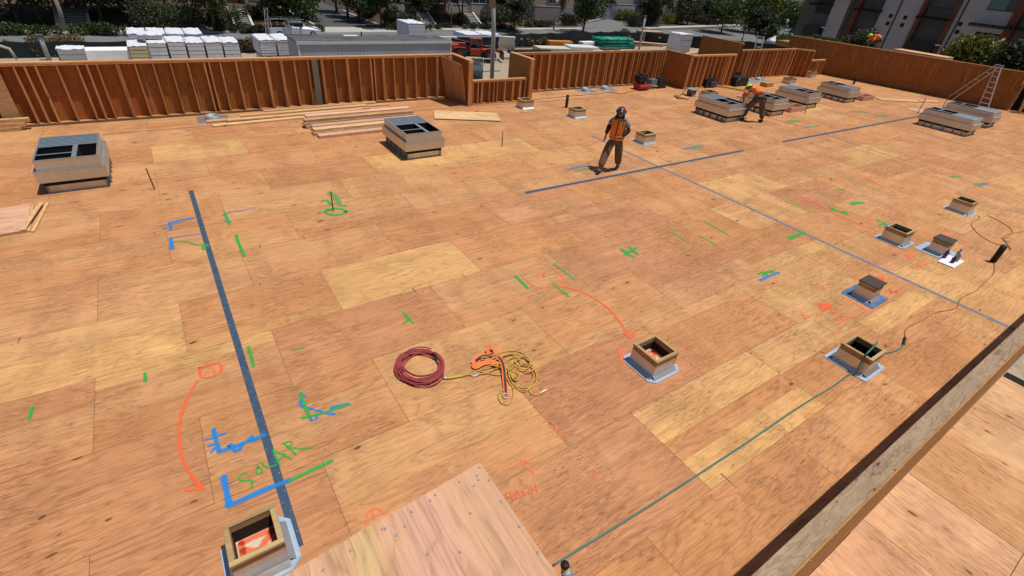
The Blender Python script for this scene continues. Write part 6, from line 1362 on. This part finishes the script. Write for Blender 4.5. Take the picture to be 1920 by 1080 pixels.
# navy container behind the telehandler
a = atY(846, 66, 57.2); b = atY(938, 70, 57.2); t = thing('banner_screen', 'dark navy screened barrier with pale top rail behind the telehandler', 'barrier', ((a.x+b.x)/2, 56.9, -5.2)); L = (b.x-a.x)/2; NAVY = mat_plain('navy_paint', (.016, .02, .04), .6)
MB().span(-L, L, -.6, -.4, 0, 1.5).build('body', NAVY, t); MB().span(-L-.05, L+.05, -.65, -.35, 1.503, 1.6).build('top_rail', mat_plain('pale_rail', (.30, .34, .40), .6), t); mb = MB(); [mb.span(-L+.3+i*.35, -L+.42+i*.35, -.64, -.605, .1, 1.46) for i in range(int(2*L/.35)-1)]; mb.build('ribs', NAVY, t)
# screen fence
SCRN = mat_plain('dark_screen_fabric', (.020, .024, .026), .85, var=.3, scale=1.2, bump=.5); SCRG = mat_plain('green_screen_fabric', (.015, .028, .026), .85, var=.3)
def fence(label, pts, h, mat):
    p0 = Vector((*pts[0], -5.2)); t = thing('screen_fence', label, 'fence', p0, 0, 'dark screened site fences'); mb = MB(); pb = []; fl = MB(); rs = random.Random(int(pts[0][0]))
    for a, b in zip(pts[:-1], pts[1:]):
        A = Vector((*a, -5.2))-p0; B = Vector((*b, -5.2))-p0; n = max(1, int((B-A).length/3)); nn = (B-A).normalized().cross(Vector((0, 0, 1)))
        for i in range(n):
            P, Q = A.lerp(B, i/n), A.lerp(B, (i+1)/n); pb.append(P)
            for k in range(4):
                u, v = P.lerp(Q, k/4), P.lerp(Q, (k+1)/4); s0 = -.12*math.sin(math.pi*k/4); s1 = -.12*math.sin(math.pi*(k+1)/4); w0 = nn*.05*math.sin(k*2.1); w1 = nn*.05*math.sin((k+1)*2.1) if k < 3 else nn*0
                mb.quad(u+w0, v+w1, v+w1+Vector((0, 0, h+s1)), u+w0+Vector((0, 0, h+s0)))
            if rs.random() < .6:
                c = P.lerp(Q, .5)+nn*.09+Vector((0, 0, h*.62)); d = (Q-P).normalized()
                fl.tube([c-d*.16+Vector((0, 0, .12)), c-d*.12-Vector((0, 0, .06)), c-Vector((0, 0, .12)), c+d*.12-Vector((0, 0, .06)), c+d*.16+Vector((0, 0, .12))], .03, 5)
    mb.build('screen', mat, t)
    if fl.f: fl.build('wind_flap', FRAME, t)
    for P in pb: MB().tube([P+Vector((0, .12, 0)), P+Vector((0, .12, h+.15))], .035, 6).build('post', GP, t)
    return t
fence('dark green screen fence behind the dry grass at the left', [(-26, 56.6), (-13, 56.3), (-1.2, 56.6)], 1.22, SCRG); fence('dark screen fence between the lumber stacks', [(-1.0, 56.9), (9.0, 57.2), (26, 57.5)], 1.3, SCRN)
fence('long dark screen fence along the street behind the yard', [(34, 58.0), (39.2, 58.3), (50, 59.8), (60.5, 61.2), (66, 60.3)], 1.62, SCRN); fence('dark screen fence curving around the corner to the right', [(66.2, 60.2), (70.4, 57.8), (79.9, 50.5), (92, 40), (105, 28)], 1.75, SCRN)
# poles
def pole(label, px, py, pt, r, mat=None, dx=0, name='steel_post', z=-5.2, lattice=False):
    b = at(px, py, z); tp = atY(pt[0], pt[1], b.y); t = thing(name, label, 'post', b, 0); d = tp-b
    if lattice:
        mb = MB(); w_ = .28
        for sx in (-w_/2, w_/2): mb.bar((sx, 0, 0), d+Vector((sx, 0, 0)), .05)
        n = int(d.length/.35)
        for i in range(n): a = d*(i/n); c = d*((i+1)/n); s_ = w_/2*(1 if i % 2 else -1); mb.bar(a+Vector((s_, 0, 0)), c-Vector((s_, 0, 0)), .03)
        mb.build('lattice', ALU, t)
    else: MB().tube([(0, 0, 0), d*.5, d], r, 8).build('pole', mat or GP, t, True); MB().box(d+Vector((0, 0, .03)), (r*2.6, r*2.6, .06)).build('cap', GREYP, t)
    return t
pole('slanting grey post at the left before the dark green screen', 93, 113, (73, 66), .16); pole('shorter grey post right of the slanting one', 114, 97, (106, 78), .11); pole('pale lattice post before the round green tree', 505, 106, (498, 14), .1, lattice=True)
pole('slanting galvanised post in front of the green pipes', 1198, 93, (1210, 30), .16)
def lamp(label, px, py, top):
    b = at(px, py, -5.1); tp = atY(*top, b.y); H_ = (tp-b).z; t = thing('street_lamp', label, 'street lamp', b, 0, 'street lamps with white globes')
    MB().tube([(0, 0, 0), (0, 0, .8), (0, 0, H_-.75)], [.11, .07, .05], 10).build('pole', GREYP, t, True); MB().lathe([(.14, 0), (.14, .5), (.07, .62)], n=10).build('base', GREYP, t)
    MB().lathe([(.06, H_-.8), (.2, H_-.62), (.24, H_-.4), (.17, H_-.16), (.05, H_-.05)], n=14).build('globe', mat_plain('lamp_globe', (.55, .62, .66), .3), t, True); MB().lathe([(.05, H_-.05), (.02, H_+.08), (0, H_+.1)], n=8).build('finial', BLACK, t)
lamp('street lamp with white globe above the third stairs', 846, 51, (845, 3)); lamp('street lamp on the pavement by the garden wall', 1038, 56, (1043, -3)); lamp('street lamp at the left end of the townhouses', 1463, 78, (1463, 35)); lamp('street lamp above the stop sign', 1391, 76, (1394, 45))
t = thing('stop_sign', 'red octagonal sign on a post half hidden in the trees', 'sign', at(1392, 78, -5.2)); tp = atY(1396, 58, t.location.y)-t.location; sr = .62
MB().tube([(0, 0, 0), tp], .04, 6).build('post', GP, t); MB().poly([tp+Vector((sr*math.cos(a), -.06, sr*math.sin(a))) for a in [math.pi/8+i*math.pi/4 for i in range(8)]]).build('plate', mat_plain('sign_red', (.42, .03, .05), .5), t)
MB().poly([tp+Vector((sr*1.08*math.cos(a), -.045, sr*1.08*math.sin(a))) for a in [math.pi/8+i*math.pi/4 for i in range(8)]]).build('rim', FRAME, t)
fc = bpy.data.curves.new('lettering', 'FONT'); fc.body = 'STOP'; fc.size = .42; fc.align_x = 'CENTER'; fc.align_y = 'CENTER'; fc.extrude = .003; fo = bpy.data.objects.new('lettering', fc); COL.objects.link(fo); fo.parent = t; fo.location = tp+Vector((0, -.07, 0)); fo.rotation_euler = (math.pi/2, 0, 0); fc.materials.append(FRAME); bpy.context.view_layer.update(); lm = bpy.data.meshes.new_from_object(fo.evaluated_get(bpy.context.evaluated_depsgraph_get())); lo = bpy.data.objects.new('lettering', lm); COL.objects.link(lo); lo.parent = t; lo.location = fo.location; lo.rotation_euler = fo.rotation_euler; bpy.data.objects.remove(fo)
# ladder showing above the far parapet
b = Vector((29.6, 17.6, 0)); t = thing('extension_ladder', 'ladder top sticking up above the far stud parapet', 'ladder', b); A = atY(1415, 90, 17.5)-b; B_ = atY(1421, 66, 17.5)-b; C_ = atY(1428, 90, 17.5)-b; D_ = atY(1433, 68, 17.5)-b
mb = MB(); mb.bar(A-(B_-A), B_, .05, .03); mb.bar(C_-(D_-C_), D_, .05, .03); mb.build('rail', ALU, t); mb = MB(); [mb.bar(A.lerp(B_, u), C_.lerp(D_, u), .03) for u in (.1, .5, .9)]; mb.build('rung', ALU, t)
# green pipe bundles, boards, timber in the yard
PG = mat_plain('green_pipe', (.02, .30, .22), .4); c = at(1152, 90, -5.2)
for i in range(2):
    for k in range(2):
        t = thing('pipe_bundle', [['near lower', 'near upper'], ['far lower', 'far upper']][i][k]+' bundle of green pipes in the yard', 'pipe bundle', (c.x-.3+(.3 if k == 0 else -.2), c.y-.5+i*1.05, -5.2+k*.72), math.radians(-3), 'green pipe bundles')
        mb = MB(); [mb.tube([(-3.1, (q-1)*.32, .18+r_*.32), (3.1, (q-1)*.32, .18+r_*.32)], .155, 8) for q in range(3) for r_ in range(2)]; mb.build('pipes', PG, t, True)
        for x_ in (-1.9, 0, 1.9): MB().span(x_-.05, x_+.05, -.5, .5, 0, .68).build('tie_band', mat_plain('dark_band', (.02, .10, .08), .6), t)
def pile(label, px, py, L, W, h, mat, rz=0, name='board_pile', n=3):
    p = at(px, py, -5.2); t = thing(name, label, 'board pile', p, rz, 'material piles in the yard')
    for k in range(n): MB().box((random.uniform(-.1, .1), random.uniform(-.06, .06), h*(k+.5)/n), (L, W, h/n-.02)).build('layer', mat, t)
    MB().box((0, 0, -.0), (L*.8, .1, .04)).build('bearer', LUM, t); return t
CRM = mat_plain('cream_board', (.52, .48, .38), .8); ORB = mat_plain('orange_board', (.55, .20, .05), .8)
pile('cream boards left of the orange bundle', 1033, 96, 4.4, 2.2, .5, CRM, -.2); pile('orange bundle on the cream boards', 1049, 90, 3.6, 1.0, .9, ORB, -.15); pile('grey white boards right of the orange bundle', 1088, 95, 4.2, 2.4, .6, FRAME, -.25); pile('thin white sheets beyond the grey white boards', 1100, 85, 2.6, 1.0, .5, WHT, .1)
pile('black pipes lying at the left of the yard', 992, 99, 6, .9, .35, BLACK, -.05); pile('dark slats in front of the green pipes', 1128, 97, 1.0, 2.2, .5, STUD_, .3); pile('dark slats right of the first ones', 1146, 97, 1.0, 2.2, .5, STUD_, .3); pile('pale panel lying under the slats', 1137, 98, 5.4, 1.6, .3, CRM, 0)
pile('long timber lying slanted behind the slanting post', 1204, 84, 6.4, 1.2, .4, LUMP, -.55); pile('timber stack like a table at the fence bend', 1215, 80, 4.4, 1.6, 1.7, LUMP, -.1, n=6); pile('planks left of the grey wrapped stack', 1246, 86, 4.2, .7, .3, LUM, -.4); pile('white rails stacked right of the mast', 938, 94, 3.4, .9, 1.6, CRM, -.45, n=5); pile('pale timbers lying at the foot of the tall panel', 1290, 103, 6, .7, .25, LUM, .25)
# things beyond the right wall
p = atX(1725, 111, 39.6); t = thing('plywood_stack', 'stack of new plywood beyond the right wall', 'plywood stack', p, math.radians(0)); [MB().box((0, 0, -.25+k*.045), (1.2, 2.9, .038)).build('sheet', LUM if k % 2 else LUMP, t) for k in range(14)]
o = MB().span(38.6, 43.5, p.y-6, p.y+9, p.z-.62, p.z-.28).build('scaffold_deck', BEAMF); o['kind'] = 'structure'
q = atX(1655, 79, 40.4); worker_bending('person in orange shirt bending behind the right wall', q.x, q.y+.2, p.z-.28, math.radians(35))
bpy.context.view_layer.update()

# chips, sawdust flecks and dropped staples on the deck
rc = random.Random(11); mb = MB(); ml = MB()
for i in range(150):
    px, py = rc.uniform(20, 1900), rc.uniform(260, 1060); p = at(px, py)
    if not (.6 < p.y < 17 and -8 < p.x < 36): continue
    a = rc.uniform(0, 3.14); L = rc.uniform(.008, .03); mb.box((p.x, p.y, .0035), (L, rc.uniform(.004, .010), .004), Matrix.Rotation(a, 3, 'Z'))
for x0, y0, n in [(20.3, 14.9, 70), (21.2, 14.2, 40), (8.6, 17.0, 25), (4, 15.5, 30), (-3, 12, 20)]:
    for i in range(n): mb.box((x0+rc.gauss(0, .7), y0+rc.gauss(0, .3), .0035), (rc.uniform(.02, .09), rc.uniform(.01, .03), .005), Matrix.Rotation(rc.uniform(0, 3), 3, 'Z'))
o = mb.build('wood_chips', LUM); tag(o, kind='stuff')
# short hairline pencil and saw ticks across the sheet seams
for i in range(70):
    y = 7.335+RH*rc.randint(-5, 7); x = rc.uniform(-3, 16); L = rc.uniform(.04, .16)
    if y > .7: ml.quad((x, y-L, .0022), (x+.004, y-L, .0022), (x+.004+rc.uniform(-.02, .02), y+L*.6, .0022), (x+rc.uniform(-.02, .02), y+L*.6, .0022))
ml.build('pencil_tick', CHK, deck)['kind'] = 'stuff'

# nail heads along the sheet edges and joists of the near deck
nm_ = MB(); rn = random.Random(3)
for k in range(-5, 4):
    y0 = Y0+k*RH-RH; even = (k % 2 == 0); J = [-3.05, -.61, 1.41, 3.85, 6.29, 8.73] if even else [-4.0, -1.57, .40, 2.84, 5.28, 7.72, 10.16]
    if y0+RH < .7: continue
    for j in J:
        for dx in (-.014, .014):
            for q in range(8):
                y = y0+.05+q*.16+rn.uniform(-.02, .02)
                if y > .6: nm_.quad(*[(j+dx+a*.0035, y+b*.0035, .0018) for a, b in ((-1, -1), (1, -1), (1, 1), (-1, 1))])
        for m_ in (.61, 1.22, 1.83):
            for q in range(5):
                y = y0+.1+q*.26+rn.uniform(-.03, .03)
                if y > .6: nm_.quad(*[(j+m_+rn.uniform(-.01, .01)+a*.003, y+b*.003, .0018) for a, b in ((-1, -1), (1, -1), (1, 1), (-1, 1))])
nm_.build('nail_heads', mat_plain('nail_head', (.10, .07, .05), .6), deck)['kind'] = 'stuff'
